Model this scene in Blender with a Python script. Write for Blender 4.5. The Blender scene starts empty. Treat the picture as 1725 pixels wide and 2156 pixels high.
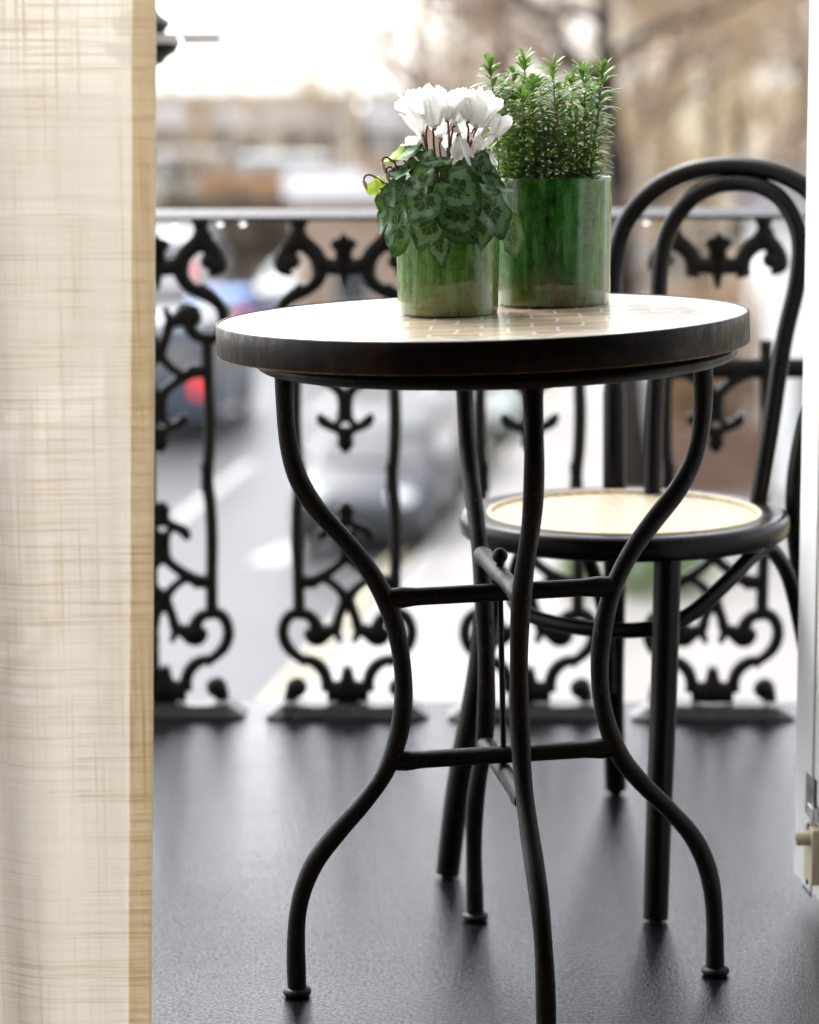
import bpy, math, random
import numpy as np
from mathutils import Vector, Matrix

scene = bpy.context.scene
R = random.Random(7)

# ------------------------------------------------------------------ camera, world, sun, exposure
CAM = Vector((0.0, -2.8904, 1.0046)); PITCH, ROLL, YAW = 0.1653, -0.0054, -0.0272
FPX, PX0, PY0 = 5682.5, 862.5, 1102.65            # focal length and principal point in a 1725 x 2156 frame
fw = Vector((math.sin(YAW)*math.cos(PITCH), math.cos(YAW)*math.cos(PITCH), -math.sin(PITCH)))
rt = Vector((math.cos(YAW), -math.sin(YAW), 0.0)); up = rt.cross(fw)
cr, sr = math.cos(ROLL), math.sin(ROLL)
rt, up = cr*rt + sr*up, -sr*rt + cr*up
cd = bpy.data.cameras.new("camera"); cam = bpy.data.objects.new("camera", cd)
scene.collection.objects.link(cam); scene.camera = cam
cam.matrix_world = Matrix(((rt.x, up.x, -fw.x, CAM.x), (rt.y, up.y, -fw.y, CAM.y), (rt.z, up.z, -fw.z, CAM.z), (0, 0, 0, 1)))
cd.sensor_fit = 'VERTICAL'; cd.sensor_height = 36.0; cd.sensor_width = 28.8
cd.lens = FPX/2156*36; cd.shift_y = (PY0-1078)/2156
cd.clip_start = 0.05; cd.clip_end = 3000
cd.dof.use_dof = True; cd.dof.focus_distance = 2.86; cd.dof.aperture_fstop = 3.5; cd.dof.aperture_blades = 0

SUN_EL, SUN_AZ = math.radians(48), math.radians(-35)     # azimuth from +Y towards +X
world = bpy.data.worlds.new("World"); scene.world = world; world.use_nodes = True
wn, wl = world.node_tree.nodes, world.node_tree.links
sky = wn.new('ShaderNodeTexSky'); sky.sky_type = 'NISHITA'; sky.sun_disc = False
sky.sun_elevation = SUN_EL; sky.sun_rotation = SUN_AZ; sky.air_density = 1.0; sky.dust_density = 2.0
hs = wn.new('ShaderNodeHueSaturation'); hs.inputs['Saturation'].default_value = 0.22
wl.new(sky.outputs[0], hs.inputs['Color']); wl.new(hs.outputs[0], wn['Background'].inputs[0])
wn['Background'].inputs[1].default_value = 0.15
sd = bpy.data.lights.new("sun", 'SUN'); sd.energy = 0.6; sd.angle = math.radians(15); sd.color = (1.0, 0.98, 0.95)
so = bpy.data.objects.new("sun", sd); scene.collection.objects.link(so)
sdir = Vector((math.sin(SUN_AZ)*math.cos(SUN_EL), math.cos(SUN_AZ)*math.cos(SUN_EL), math.sin(SUN_EL)))
so.rotation_euler = sdir.to_track_quat('Z', 'Y').to_euler()
scene.view_settings.view_transform = 'Standard'; scene.view_settings.look = 'None'
scene.view_settings.exposure = 2.12; scene.view_settings.gamma = 1.0
scene.render.engine = 'CYCLES'; scene.cycles.use_denoising = True; scene.cycles.denoiser = 'OPENIMAGEDENOISE'; scene.cycles.denoising_input_passes = 'RGB_ALBEDO_NORMAL'; scene.cycles.denoising_prefilter = 'ACCURATE'
scene.cycles.max_bounces = 10; scene.cycles.transparent_max_bounces = 24
scene.cycles.sample_clamp_indirect = 8.0

# ------------------------------------------------------------------ measuring helpers (photo point -> a real place on a known plane)
def ray(px, py):
    return fw + rt*((px-PX0)/FPX) - up*((py-PY0)/FPX)
def on_z(px, py, z):
    d = ray(px, py); return CAM + d*((z-CAM.z)/d.z)
def on_y(px, py, y):
    d = ray(px, py); return CAM + d*((y-CAM.y)/d.y)
def on_plane(px, py, p0, n):
    d = ray(px, py); return CAM + d*((p0-CAM).dot(n)/d.dot(n))

# ------------------------------------------------------------------ mesh helpers
class MB:
    def __init__(s): s.v = []; s.f = []; s.uv = {}; s.uv2 = {}
    def add(s, vs, fs):
        o = len(s.v); s.v += [tuple(v) for v in vs]; s.f += [tuple(i+o for i in f) for f in fs]; return o
    def box(s, c, d, rot=0.0):
        hx, hy, hz = d[0]/2, d[1]/2, d[2]/2; ca, sa = math.cos(rot), math.sin(rot)
        vs = [(c[0]+x*ca-y*sa, c[1]+x*sa+y*ca, c[2]+z) for z in (-hz, hz) for x, y in ((-hx, -hy), (hx, -hy), (hx, hy), (-hx, hy))]
        s.add(vs, [(3, 2, 1, 0), (4, 5, 6, 7), (0, 1, 5, 4), (1, 2, 6, 5), (2, 3, 7, 6), (3, 0, 4, 7)])
    def tube(s, pts, rad, n=10, caps=True, flat=None):
        """round tube along pts; flat=(depth vector, half depth) makes an oval section lying in a plane"""
        pts = [Vector(p) for p in pts]; m = len(pts)
        if not hasattr(rad, '__len__'): rad = [rad]*m
        vs = []; nrm = None
        for i, p in enumerate(pts):
            t = (pts[min(i+1, m-1)]-pts[max(i-1, 0)])
            if t.length < 1e-9: t = Vector((0, 0, 1))
            t.normalize()
            if flat:
                a = t.cross(flat[0]).normalized(); b = flat[0]; ra, rb = rad[i], flat[1]
            else:
                if nrm is None: nrm = t.orthogonal().normalized()
                nrm = (nrm - t*nrm.dot(t)).normalized(); a = nrm; b = t.cross(a); ra = rb = rad[i]
            for k in range(n):
                th = 2*math.pi*k/n; vs.append(p + a*(ra*math.cos(th)) + b*(rb*math.sin(th)))
        fs = [(i*n+k, i*n+(k+1) % n, (i+1)*n+(k+1) % n, (i+1)*n+k) for i in range(m-1) for k in range(n)]
        if caps:
            fs.append(tuple(range(n-1, -1, -1))); fs.append(tuple((m-1)*n+k for k in range(n)))
        s.add(vs, fs)
    def lathe(s, prof, c, n=64, ax=None):
        c = Vector(c); m = len(prof); vs = []
        for r, z in prof:
            for k in range(n):
                th = 2*math.pi*k/n
                p = Vector((r*math.cos(th), r*math.sin(th), z))
                vs.append(c + (ax @ p if ax else p))
        fs = [(i*n+k, i*n+(k+1) % n, (i+1)*n+(k+1) % n, (i+1)*n+k) for i in range(m-1) for k in range(n)]
        s.add(vs, fs)
    def disc(s, c, r, n=64, upn=True):
        c = Vector(c); vs = [c + Vector((r*math.cos(2*math.pi*k/n), r*math.sin(2*math.pi*k/n), 0)) for k in range(n)]
        s.add(vs, [tuple(range(n)) if upn else tuple(range(n-1, -1, -1))])
    def ball(s, c, r, n=12, m=8, sc=(1, 1, 1)):
        pr = [(r*math.sin(math.pi*i/m), -r*math.cos(math.pi*i/m)) for i in range(m+1)]
        c = Vector(c); o = len(s.v); s.lathe(pr, (0, 0, 0), n)
        for i in range(o, len(s.v)):
            v = s.v[i]; s.v[i] = (c.x+v[0]*sc[0], c.y+v[1]*sc[1], c.z+v[2]*sc[2])
    def build(s, name, mat, parent=None, smooth=40, loc=None):
        org = Vector((0, 0, 0)) if loc is None else Vector(loc)
        q = parent
        while q is not None:
            org = org + q.location; q = q.parent
        me = bpy.data.meshes.new(name)
        if org.length: vs = [(v[0]-org.x, v[1]-org.y, v[2]-org.z) for v in s.v]
        else: vs = s.v
        me.from_pydata(vs, [], s.f); me.validate(); me.update()
        for attr, nm in ((s.uv, 'leaf'), (s.uv2, 'edge')):
            if attr:
                ul = me.uv_layers.new(name=nm)
                for lp in me.loops: ul.data[lp.index].uv = attr.get(lp.vertex_index, (0, 0))
        if smooth:
            for pl in me.polygons: pl.use_smooth = True
            if smooth < 180: me.set_sharp_from_angle(angle=math.radians(smooth))
        me.materials.append(mat)
        o = bpy.data.objects.new(name, me); scene.collection.objects.link(o)
        if loc is not None: o.location = loc
        if parent is not None: o.parent = parent
        return o

def tag(o, label=None, cat=None, group=None, kind=None):
    if label: o['label'] = label
    if cat: o['category'] = cat
    if group: o['group'] = group
    if kind: o['kind'] = kind
    return o
def empty(name, loc, label=None, cat=None, group=None, rz=0.0):
    o = bpy.data.objects.new(name, None); scene.collection.objects.link(o)
    o.location = loc; o.rotation_euler = (0, 0, rz); o.empty_display_size = 0.05
    return tag(o, label, cat, group)
def copy_tree(o, parent=None):
    c = o.copy(); scene.collection.objects.link(c)
    if parent is not None: c.parent = parent
    for ch in [x for x in scene.objects if x.parent == o]: copy_tree(ch, c)
    return c
def spline(pts, per=6):
    """Catmull-Rom through tuples of any length"""
    P = [np.array(p, float) for p in pts]; out = []
    for i in range(len(P)-1):
        a, b, c, d = P[max(i-1, 0)], P[i], P[i+1], P[min(i+2, len(P)-1)]
        for k in range(per):
            t = k/per
            out.append(0.5*((2*b)+(c-a)*t+(2*a-5*b+4*c-d)*t*t+(3*b-a-3*c+d)*t**3))
    out.append(P[-1]); return out

# ------------------------------------------------------------------ materials
class NT:
    def __init__(s, name):
        s.m = bpy.data.materials.new(name); s.m.use_nodes = True
        s.n = s.m.node_tree.nodes; s.l = s.m.node_tree.links; s.b = s.n['Principled BSDF']; s.out = s.n['Material Output']
    def new(s, t, **kw):
        n = s.n.new(t)
        for k, v in kw.items(): setattr(n, k, v)
        return n
    def link(s, a, b): s.l.new(a, b)
    def val(s, sock, v):
        if hasattr(v, 'is_linked') or hasattr(v, 'links'): s.l.new(v, sock)
        else: sock.default_value = v
    def math(s, op, a, b=0.0, c=None, clamp=False):
        n = s.new('ShaderNodeMath', operation=op); n.use_clamp = clamp
        s.val(n.inputs[0], a); s.val(n.inputs[1], b)
        if c is not None: s.val(n.inputs[2], c)
        return n.outputs[0]
    def mix(s, f, a, b, mode='MIX'):
        n = s.new('ShaderNodeMix', data_type='RGBA', blend_type=mode)
        s.val(n.inputs['Factor'], f)
        for sk, v in ((n.inputs[6], a), (n.inputs[7], b)):
            if isinstance(v, tuple): v = v if len(v) == 4 else (*v, 1)
            s.val(sk, v)
        return n.outputs[2]
    def coord(s, kind='Object', scale=(1, 1, 1), loc=(0, 0, 0), rot=(0, 0, 0)):
        tc = s.new('ShaderNodeTexCoord'); mp = s.new('ShaderNodeMapping')
        mp.inputs['Scale'].default_value = scale; mp.inputs['Location'].default_value = loc; mp.inputs['Rotation'].default_value = rot
        s.link(tc.outputs[kind], mp.inputs[0]); return mp.outputs[0]
    def noise(s, vec, scale, detail=4, rough=0.55, dist=0.0):
        n = s.new('ShaderNodeTexNoise'); s.link(vec, n.inputs['Vector'])
        n.inputs['Scale'].default_value = scale; n.inputs['Detail'].default_value = detail
        n.inputs['Roughness'].default_value = rough; n.inputs['Distortion'].default_value = dist
        return n.outputs[0]
    def ramp(s, f, lo, hi, a=0.0, b=1.0):
        n = s.new('ShaderNodeMapRange'); n.interpolation_type = 'SMOOTHSTEP'
        s.val(n.inputs[0], f); n.inputs[1].default_value = lo; n.inputs[2].default_value = hi
        n.inputs[3].default_value = a; n.inputs[4].default_value = b
        return n.outputs[0]
    def bump(s, h, strength=0.3, dist=0.002, sock=None):
        n = s.new('ShaderNodeBump'); n.inputs['Strength'].default_value = strength; n.inputs['Distance'].default_value = dist
        s.link(h, n.inputs['Height']); s.link(n.outputs[0], sock or s.b.inputs['Normal']); return n.outputs[0]

def plain(name, col, rough=0.6, spec=0.5, var=0.25, vscale=6.0, metal=0.0, bump=0.0, bscale=40, coat=0.0, coord='Object'):
    t = NT(name); v = t.coord(coord)
    n = t.noise(v, vscale, 5)
    f = t.ramp(n, 0.3, 0.7)
    t.link(t.mix(f, tuple(c*(1-var) for c in col), tuple(min(1, c*(1+var)) for c in col)), t.b.inputs['Base Color'])
    t.b.inputs['Roughness'].default_value = rough; t.b.inputs['Metallic'].default_value = metal
    t.b.inputs['Specular IOR Level'].default_value = spec; t.b.inputs['Coat Weight'].default_value = coat
    if bump: t.bump(t.noise(v, bscale, 4), bump, 0.01)
    return t.m

def m_iron():
    t = NT('worn_black_iron'); v = t.coord(); v2 = t.coord(scale=(3, 3, 0.8))
    n1 = t.noise(v, 22, 6, 0.65); n2 = t.noise(v2, 60, 4, 0.6); n3 = t.noise(v, 300, 2)
    rust = t.ramp(n1, 0.55, 0.72)
    c = t.mix(t.math('MULTIPLY', rust, 0.5), (0.0055, 0.005, 0.005), (0.020, 0.010, 0.006))
    scr = t.ramp(n2, 0.62, 0.68)
    c = t.mix(t.math('MULTIPLY', scr, 0.4), c, (0.075, 0.060, 0.050))
    t.link(c, t.b.inputs['Base Color']); t.b.inputs['Specular IOR Level'].default_value = 0.25
    t.link(t.ramp(n1, 0.3, 0.7, 0.42, 0.62), t.b.inputs['Roughness'])
    t.bump(t.math('ADD', n3, t.math('MULTIPLY', n1, 3.0)), 0.25, 0.002)
    return t.m
def m_rim():
    t = NT('rusty_steel_band'); v = t.coord(); v2 = t.coord(scale=(1, 1, 0.35))
    n1 = t.noise(v, 18, 7, 0.7); n2 = t.noise(v2, 140, 5, 0.7); n3 = t.noise(v, 420, 2)
    c = t.mix(t.ramp(n1, 0.45, 0.72), (0.008, 0.007, 0.0065), (0.075, 0.034, 0.018))
    c = t.mix(t.math('MULTIPLY', t.ramp(n2, 0.55, 0.75), 0.5), c, (0.036, 0.029, 0.024))
    c = t.mix(t.ramp(n3, 0.77, 0.80), c, (0.15, 0.13, 0.11))
    t.b.inputs['Specular IOR Level'].default_value = 0.3
    t.link(c, t.b.inputs['Base Color']); t.link(t.ramp(n2, 0.3, 0.7, 0.42, 0.68), t.b.inputs['Roughness'])
    t.bump(t.math('ADD', n2, n3), 0.18, 0.001)
    return t.m
def m_cast():
    t = NT('wet_cast_iron'); v = t.coord(); n = t.noise(v, 90, 5, 0.6); n1 = t.noise(v, 9, 5, 0.6)
    c = t.mix(t.ramp(n1, 0.66, 0.74), (0.005, 0.0048, 0.005), (0.032, 0.015, 0.008))
    t.link(c, t.b.inputs['Base Color'])
    t.b.inputs['Roughness'].default_value = 0.45; t.b.inputs['Specular IOR Level'].default_value = 0.25; t.bump(n, 0.35, 0.004)
    return t.m
def m_mosaic():
    t = NT('glazed_mosaic_tiles'); tc = t.new('ShaderNodeTexCoord'); sep = t.new('ShaderNodeSeparateXYZ'); t.link(tc.outputs['Object'], sep.inputs[0])
    x, y = sep.outputs[0], sep.outputs[1]
    wob = t.noise(tc.outputs['Object'], 30, 2)
    mp = t.new('ShaderNodeVectorMath', operation='ADD')
    cb = t.new('ShaderNodeCombineXYZ'); w = t.math('MULTIPLY', t.math('SUBTRACT', wob, 0.5), 0.012)
    t.link(w, cb.inputs[0]); t.link(w, cb.inputs[1]); t.link(tc.outputs['Object'], mp.inputs[0]); t.link(cb.outputs[0], mp.inputs[1])
    br = t.new('ShaderNodeTexBrick'); t.link(mp.outputs[0], br.inputs['Vector'])
    br.inputs['Scale'].default_value = 1.0; br.inputs['Mortar Size'].default_value = 0.0021; br.inputs['Mortar Smooth'].default_value = 0.3
    br.inputs['Brick Width'].default_value = 0.052; br.inputs['Row Height'].default_value = 0.049
    br.inputs['Color1'].default_value = (0.40, 0.29, 0.19, 1); br.inputs['Color2'].default_value = (0.52, 0.41, 0.29, 1); br.inputs['Mortar'].default_value = (0.70, 0.66, 0.59, 1)
    r = t.math('SQRT', t.math('ADD', t.math('MULTIPLY', x, x), t.math('MULTIPLY', y, y)))
    ang = t.math('ARCTAN2', y, x)
    # border: a ring of triangles
    zz = t.math('PINGPONG', t.math('MULTIPLY', t.math('ADD', ang, 3.2), 7.0), 1.0)           # 0..1 zigzag
    zr = t.math('ADD', 0.228, t.math('MULTIPLY', zz, 0.042))
    dz = t.math('ABSOLUTE', t.math('SUBTRACT', r, zr))
    g1 = t.ramp(dz, 0.0010, 0.0022, 1, 0)
    g2 = t.ramp(t.math('ABSOLUTE', t.math('SUBTRACT', r, 0.226)), 0.0010, 0.0020, 1, 0)
    g3 = t.ramp(t.math('ABSOLUTE', t.math('SUBTRACT', r, 0.272)), 0.0010, 0.0020, 1, 0)
    bord = t.math('GREATER_THAN', r, 0.226)
    inner = t.math('LESS_THAN', r, zr)
    bc = t.mix(inner, (0.60, 0.53, 0.44), (0.48, 0.44, 0.39))
    gr = t.math('MAXIMUM', g1, t.math('MAXIMUM', g2, g3))
    bc = t.mix(gr, bc, (0.85, 0.84, 0.80))
    c = t.mix(bord, br.outputs['Color'], bc)
    n = t.noise(tc.outputs['Object'], 60, 5); c = t.mix(t.math('MULTIPLY', t.ramp(n, 0.35, 0.75), 0.2), c, (0.75, 0.68, 0.58))
    t.link(c, t.b.inputs['Base Color']); t.b.inputs['Roughness'].default_value = 0.20
    mort = t.math('MAXIMUM', t.math('MULTIPLY', br.outputs['Fac'], t.math('SUBTRACT', 1.0, bord)), t.math('MULTIPLY', gr, bord))
    h = t.math('SUBTRACT', t.math('MULTIPLY', t.noise(tc.outputs['Object'], 22, 3), 0.8), mort)
    t.bump(h, 0.2, 0.002)
    return t.m
def m_glaze(name, seed, dark, light, olive, milk):
    t = NT(name)
    v = t.coord(loc=(seed, 0, 0)); vs = t.coord(scale=(110, 110, 11), loc=(seed, 0, 0)); vh = t.coord(scale=(6, 6, 260), loc=(seed, 0, 0)); vb = t.coord(scale=(34, 34, 12), loc=(seed, 3, 0))
    st = t.noise(vs, 1.0, 6, 0.7, 0.8); bl = t.noise(vb, 1.0, 4, 0.6); hz = t.noise(vh, 1.0, 4, 0.7); sp = t.noise(v, 160, 3); mo = t.noise(v, 95, 5, 0.7)
    tc = t.new('ShaderNodeTexCoord'); sep = t.new('ShaderNodeSeparateXYZ'); t.link(tc.outputs['Object'], sep.inputs[0])
    h = t.math('ADD', sep.outputs[2], t.math('MULTIPLY', t.math('SUBTRACT', bl, 0.5), 0.05))
    c = t.mix(t.ramp(st, 0.34, 0.66), dark, light)
    c = t.mix(t.math('MULTIPLY', t.ramp(bl, 0.42, 0.68), 0.55), c, tuple(q*1.5 for q in light))
    c = t.mix(t.math('MULTIPLY', t.ramp(h, 0.052, 0.012), 0.85), c, olive)
    c = t.mix(t.math('MULTIPLY', t.ramp(mo, 0.48, 0.66), 0.55), c, tuple(q*0.35 for q in dark))
    c = t.mix(t.math('MULTIPLY', t.ramp(mo, 0.50, 0.30), 0.35), c, milk)
    drip = t.noise(t.coord(scale=(85, 85, 9), loc=(seed+5, 1, 0)), 1.0, 3, 0.5)
    c = t.mix(t.math('MULTIPLY', t.ramp(drip, 0.56, 0.60), 0.55), c, milk)
    cr_ = t.math('MULTIPLY', t.ramp(hz, 0.57, 0.64), t.ramp(sp, 0.47, 0.55))
    c = t.mix(t.math('MULTIPLY', cr_, t.ramp(h, 0.075, 0.03, 0.2, 0.7)), c, (0.02, 0.03, 0.012))
    chip = t.math('MULTIPLY', t.ramp(sep.outputs[2], 0.0045, 0.002), t.ramp(sp, 0.55, 0.60))
    c = t.mix(chip, c, (0.22, 0.10, 0.045))
    t.link(c, t.b.inputs['Base Color']); t.link(t.ramp(st, 0.35, 0.7, 0.12, 0.34), t.b.inputs['Roughness'])
    t.b.inputs['Coat Weight'].default_value = 0.75; t.b.inputs['Coat Roughness'].default_value = 0.03; t.b.inputs['Coat IOR'].default_value = 1.5
    t.bump(t.math('ADD', t.math('MULTIPLY', st, 0.8), t.math('MULTIPLY', hz, 0.35)), 0.16, 0.003)
    return t.m
def m_leaf():
    t = NT('cyclamen_leaf'); uv = t.new('ShaderNodeUVMap'); uv.uv_map = 'leaf'; ue = t.new('ShaderNodeUVMap'); ue.uv_map = 'edge'
    s1 = t.new('ShaderNodeSeparateXYZ'); t.link(uv.outputs[0], s1.inputs[0]); s2 = t.new('ShaderNodeSeparateXYZ'); t.link(ue.outputs[0], s2.inputs[0])
    x, y, e = s1.outputs[0], s1.outputs[1], s2.outputs[0]
    oi = t.new('ShaderNodeObjectInfo')
    r = t.math('SQRT', t.math('ADD', t.math('MULTIPLY', x, x), t.math('MULTIPLY', y, y)))
    a = t.math('ARCTAN2', x, y)
    rnd = oi.outputs['Random']; off = t.new('ShaderNodeCombineXYZ'); t.link(t.math('MULTIPLY', rnd, 37.0), off.inputs[0]); t.link(t.math('MULTIPLY', rnd, 91.0), off.inputs[1])
    uvo = t.new('ShaderNodeVectorMath', operation='ADD'); t.link(uv.outputs[0], uvo.inputs[0]); t.link(off.outputs[0], uvo.inputs[1])
    nz = t.noise(uvo.outputs[0], 6.5, 4, 0.6); nf = t.noise(uvo.outputs[0], 34, 3)
    fr = t.math('PINGPONG', t.math('ADD', t.math('MULTIPLY', a, 1.0), t.math('MULTIPLY', t.math('SUBTRACT', nz, 0.5), 0.7)), 0.42)
    vd = t.math('MULTIPLY', fr, r)
    vein = t.ramp(vd, 0.003, 0.014, 1, 0)
    vein = t.math('MULTIPLY', vein, t.ramp(e, 0.98, 0.75))
    ee = t.math('ADD', t.math('ADD', e, t.math('MULTIPLY', t.math('SUBTRACT', rnd, 0.5), 0.12)), t.math('MULTIPLY', t.math('SUBTRACT', nz, 0.5), 0.85))
    ee = t.math('ADD', ee, t.math('MULTIPLY', t.math('SUBTRACT', nf, 0.5), 0.14))
    band = t.math('MULTIPLY', t.ramp(ee, 0.42, 0.52), t.ramp(ee, 0.86, 0.76))
    edge = t.ramp(e, 0.9, 1.0)
    base = t.mix(t.ramp(nz, 0.35, 0.65), (0.007, 0.036, 0.010), (0.020, 0.080, 0.022))
    c = t.mix(t.math('MULTIPLY', t.math('MULTIPLY', band, t.ramp(rnd, 0.0, 1.0, 0.45, 0.95)), 0.9), base, (0.19, 0.33, 0.17))
    c = t.mix(t.math('MULTIPLY', vein, 0.8), c, (0.19, 0.26, 0.12))
    c = t.mix(t.math('MULTIPLY', edge, 0.35), c, (0.07, 0.11, 0.08))
    lum = t.ramp(oi.outputs['Random'], 0.8, 1.0, 0, 0.2)
    c = t.mix(lum, c, (0.05, 0.12, 0.015))
    geo = t.new('ShaderNodeNewGeometry')
    c = t.mix(geo.outputs['Backfacing'], c, (0.10, 0.19, 0.03))
    t.link(c, t.b.inputs['Base Color']); t.b.inputs['Roughness'].default_value = 0.42; t.b.inputs['Specular IOR Level'].default_value = 0.3
    tr = t.new('ShaderNodeBsdfTranslucent'); tr.inputs[0].default_value = (0.32, 0.62, 0.05, 1)
    ms = t.new('ShaderNodeMixShader'); ms.inputs[0].default_value = 0.05
    t.link(t.b.outputs[0], ms.inputs[1]); t.link(tr.outputs[0], ms.inputs[2]); t.link(ms.outputs[0], t.out.inputs[0])
    t.bump(t.math('SUBTRACT', t.math('MULTIPLY', nf, 0.5), vein), 0.35, 0.0012)
    return t.m
def m_thin(name, col, tcol, rough=0.5, fac=0.3, var=0.2, scale=40, sheen=0.0):
    t = NT(name); v = t.coord(); n = t.noise(v, scale, 4); oi = t.new('ShaderNodeObjectInfo')
    f = t.math('ADD', t.math('MULTIPLY', t.ramp(n, 0.3, 0.7), 0.7), t.math('MULTIPLY', oi.outputs['Random'], 0.3))
    t.link(t.mix(f, tuple(c*(1-var) for c in col), tuple(min(1, c*(1+var)) for c in col)), t.b.inputs['Base Color'])
    t.b.inputs['Roughness'].default_value = rough
    tr = t.new('ShaderNodeBsdfTranslucent'); tr.inputs[0].default_value = (*tcol, 1)
    ms = t.new('ShaderNodeMixShader'); ms.inputs[0].default_value = fac
    t.link(t.b.outputs[0], ms.inputs[1]); t.link(tr.outputs[0], ms.inputs[2]); t.link(ms.outputs[0], t.out.inputs[0])
    return t.m
def m_needle():
    t = NT('rosemary_needle'); geo = t.new('ShaderNodeNewGeometry'); v = t.coord()
    sep = t.new('ShaderNodeSeparateXYZ'); t.link(v, sep.inputs[0])
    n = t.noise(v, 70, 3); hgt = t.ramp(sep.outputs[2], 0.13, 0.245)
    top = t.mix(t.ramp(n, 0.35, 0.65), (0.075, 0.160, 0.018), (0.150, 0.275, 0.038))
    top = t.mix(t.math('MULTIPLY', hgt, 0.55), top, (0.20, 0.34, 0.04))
    c = t.mix(geo.outputs['Backfacing'], top, (0.20, 0.28, 0.11))
    t.link(c, t.b.inputs['Base Color']); t.b.inputs['Roughness'].default_value = 0.38
    tr = t.new('ShaderNodeBsdfTranslucent'); tr.inputs[0].default_value = (0.2, 0.42, 0.04, 1)
    ms = t.new('ShaderNodeMixShader'); ms.inputs[0].default_value = 0.2
    t.link(t.b.outputs[0], ms.inputs[1]); t.link(tr.outputs[0], ms.inputs[2]); t.link(ms.outputs[0], t.out.inputs[0])
    return t.m
def m_linen(name='slubby_linen', ca=((0.51, 0.465, 0.40), (0.375, 0.305, 0.215)), ct=((0.485, 0.44, 0.38), (0.345, 0.275, 0.185)), clear=0.08):
    t = NT(name); v = t.coord()
    h = t.noise(t.coord(scale=(5, 5, 420)), 1, 4, 0.7, 0.2); w = t.noise(t.coord(scale=(390, 390, 4)), 1, 4, 0.7, 0.15)
    hb = t.noise(t.coord(scale=(9, 9, 130)), 1, 3); wb = t.noise(t.coord(scale=(75, 75, 6)), 1, 3); bl = t.noise(t.coord(scale=(9, 9, 5)), 1, 3)
    hs_ = t.ramp(h, 0.46, 0.66); ws_ = t.ramp(w, 0.49, 0.68)
    f = t.math('MAXIMUM', t.math('MULTIPLY', hs_, 0.85), t.math('MULTIPLY', ws_, 0.75))
    f = t.math('ADD', t.math('MULTIPLY', f, t.ramp(bl, 0.3, 0.65, 0.45, 1.0)), t.math('MULTIPLY', t.ramp(hb, 0.45, 0.75), 0.16)); f = t.math('ADD', f, t.math('MULTIPLY', t.ramp(wb, 0.48, 0.75), 0.26), clamp=True)
    d = t.new('ShaderNodeBsdfDiffuse'); t.link(t.mix(f, *ca), d.inputs[0]); tr = t.new('ShaderNodeBsdfTranslucent'); t.link(t.mix(f, *ct), tr.inputs[0])
    ms = t.new('ShaderNodeMixShader'); ms.inputs[0].default_value = 0.62; t.link(d.outputs[0], ms.inputs[1]); t.link(tr.outputs[0], ms.inputs[2])
    tp = t.new('ShaderNodeBsdfTransparent'); tp.inputs[0].default_value = (0.95, 0.92, 0.86, 1); m2 = t.new('ShaderNodeMixShader')
    t.link(t.ramp(f, 0.0, 0.5, clear, 0.01), m2.inputs[0]); t.link(ms.outputs[0], m2.inputs[1]); t.link(tp.outputs[0], m2.inputs[2]); t.link(m2.outputs[0], t.out.inputs[0])
    t.bump(f, 0.3, 0.001, d.inputs['Normal'])
    return t.m
def m_deck():
    t = NT('wet_bitumen'); v = t.coord(); n1 = t.noise(v, 260, 3, 0.75); n2 = t.noise(v, 2.6, 4, 0.55); n4 = t.noise(v, 520, 2, 0.6); vo = t.new('ShaderNodeTexVoronoi'); vo.inputs['Scale'].default_value = 330; t.link(v, vo.inputs['Vector'])
    c = t.mix(t.ramp(n1, 0.35, 0.7), (0.0025, 0.0025, 0.0035), (0.010, 0.010, 0.013))
    c = t.mix(t.ramp(n4, 0.66, 0.74), c, (0.17, 0.15, 0.13))
    t.link(c, t.b.inputs['Base Color']); t.link(t.ramp(n2, 0.38, 0.62, 0.10, 0.22), t.b.inputs['Roughness'])
    gr = t.noise(v, 240, 3, 0.8); t.link(t.ramp(gr, 0.34, 0.66, 0.10, 0.75), t.b.inputs['Specular IOR Level'])
    t.b.inputs['IOR'].default_value = 1.36; t.b.inputs['Specular Tint'].default_value = (0.80, 0.85, 1.0, 1)
    h = t.math('ADD', t.math('MULTIPLY', n1, 0.8), t.math('MULTIPLY', vo.outputs[0], 0.5)); h = t.math('ADD', h, t.math('MULTIPLY', n4, 0.6))
    t.bump(h, 0.17, 0.004)
    return t.m
def m_cane():
    t = NT('woven_cane'); v = t.coord(rot=(0, 0, 0.53))
    def stripes(ang, sc):
        vv = t.new('ShaderNodeMapping'); vv.inputs['Rotation'].default_value = (0, 0, ang); t.link(v, vv.inputs[0])
        w = t.new('ShaderNodeTexWave'); w.inputs['Scale'].default_value = sc; w.inputs['Distortion'].default_value = 0.4; t.link(vv.outputs[0], w.inputs['Vector']); return w.outputs[1]
    a, b = stripes(0, 24), stripes(math.pi/2, 24); d1, d2 = stripes(math.pi/4, 17), stripes(-math.pi/4, 17)
    f = t.math('MULTIPLY', t.math('ADD', a, b), 0.5); f = t.math('MULTIPLY', f, t.math('ADD', 0.5, t.math('MULTIPLY', t.math('ADD', d1, d2), 0.4)))
    c = t.mix(t.ramp(f, 0.12, 0.62), (0.07, 0.045, 0.022), (0.56, 0.455, 0.315))
    t.link(c, t.b.inputs['Base Color']); t.b.inputs['Roughness'].default_value = 0.5; t.bump(f, 0.4, 0.002)
    return t.m
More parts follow.
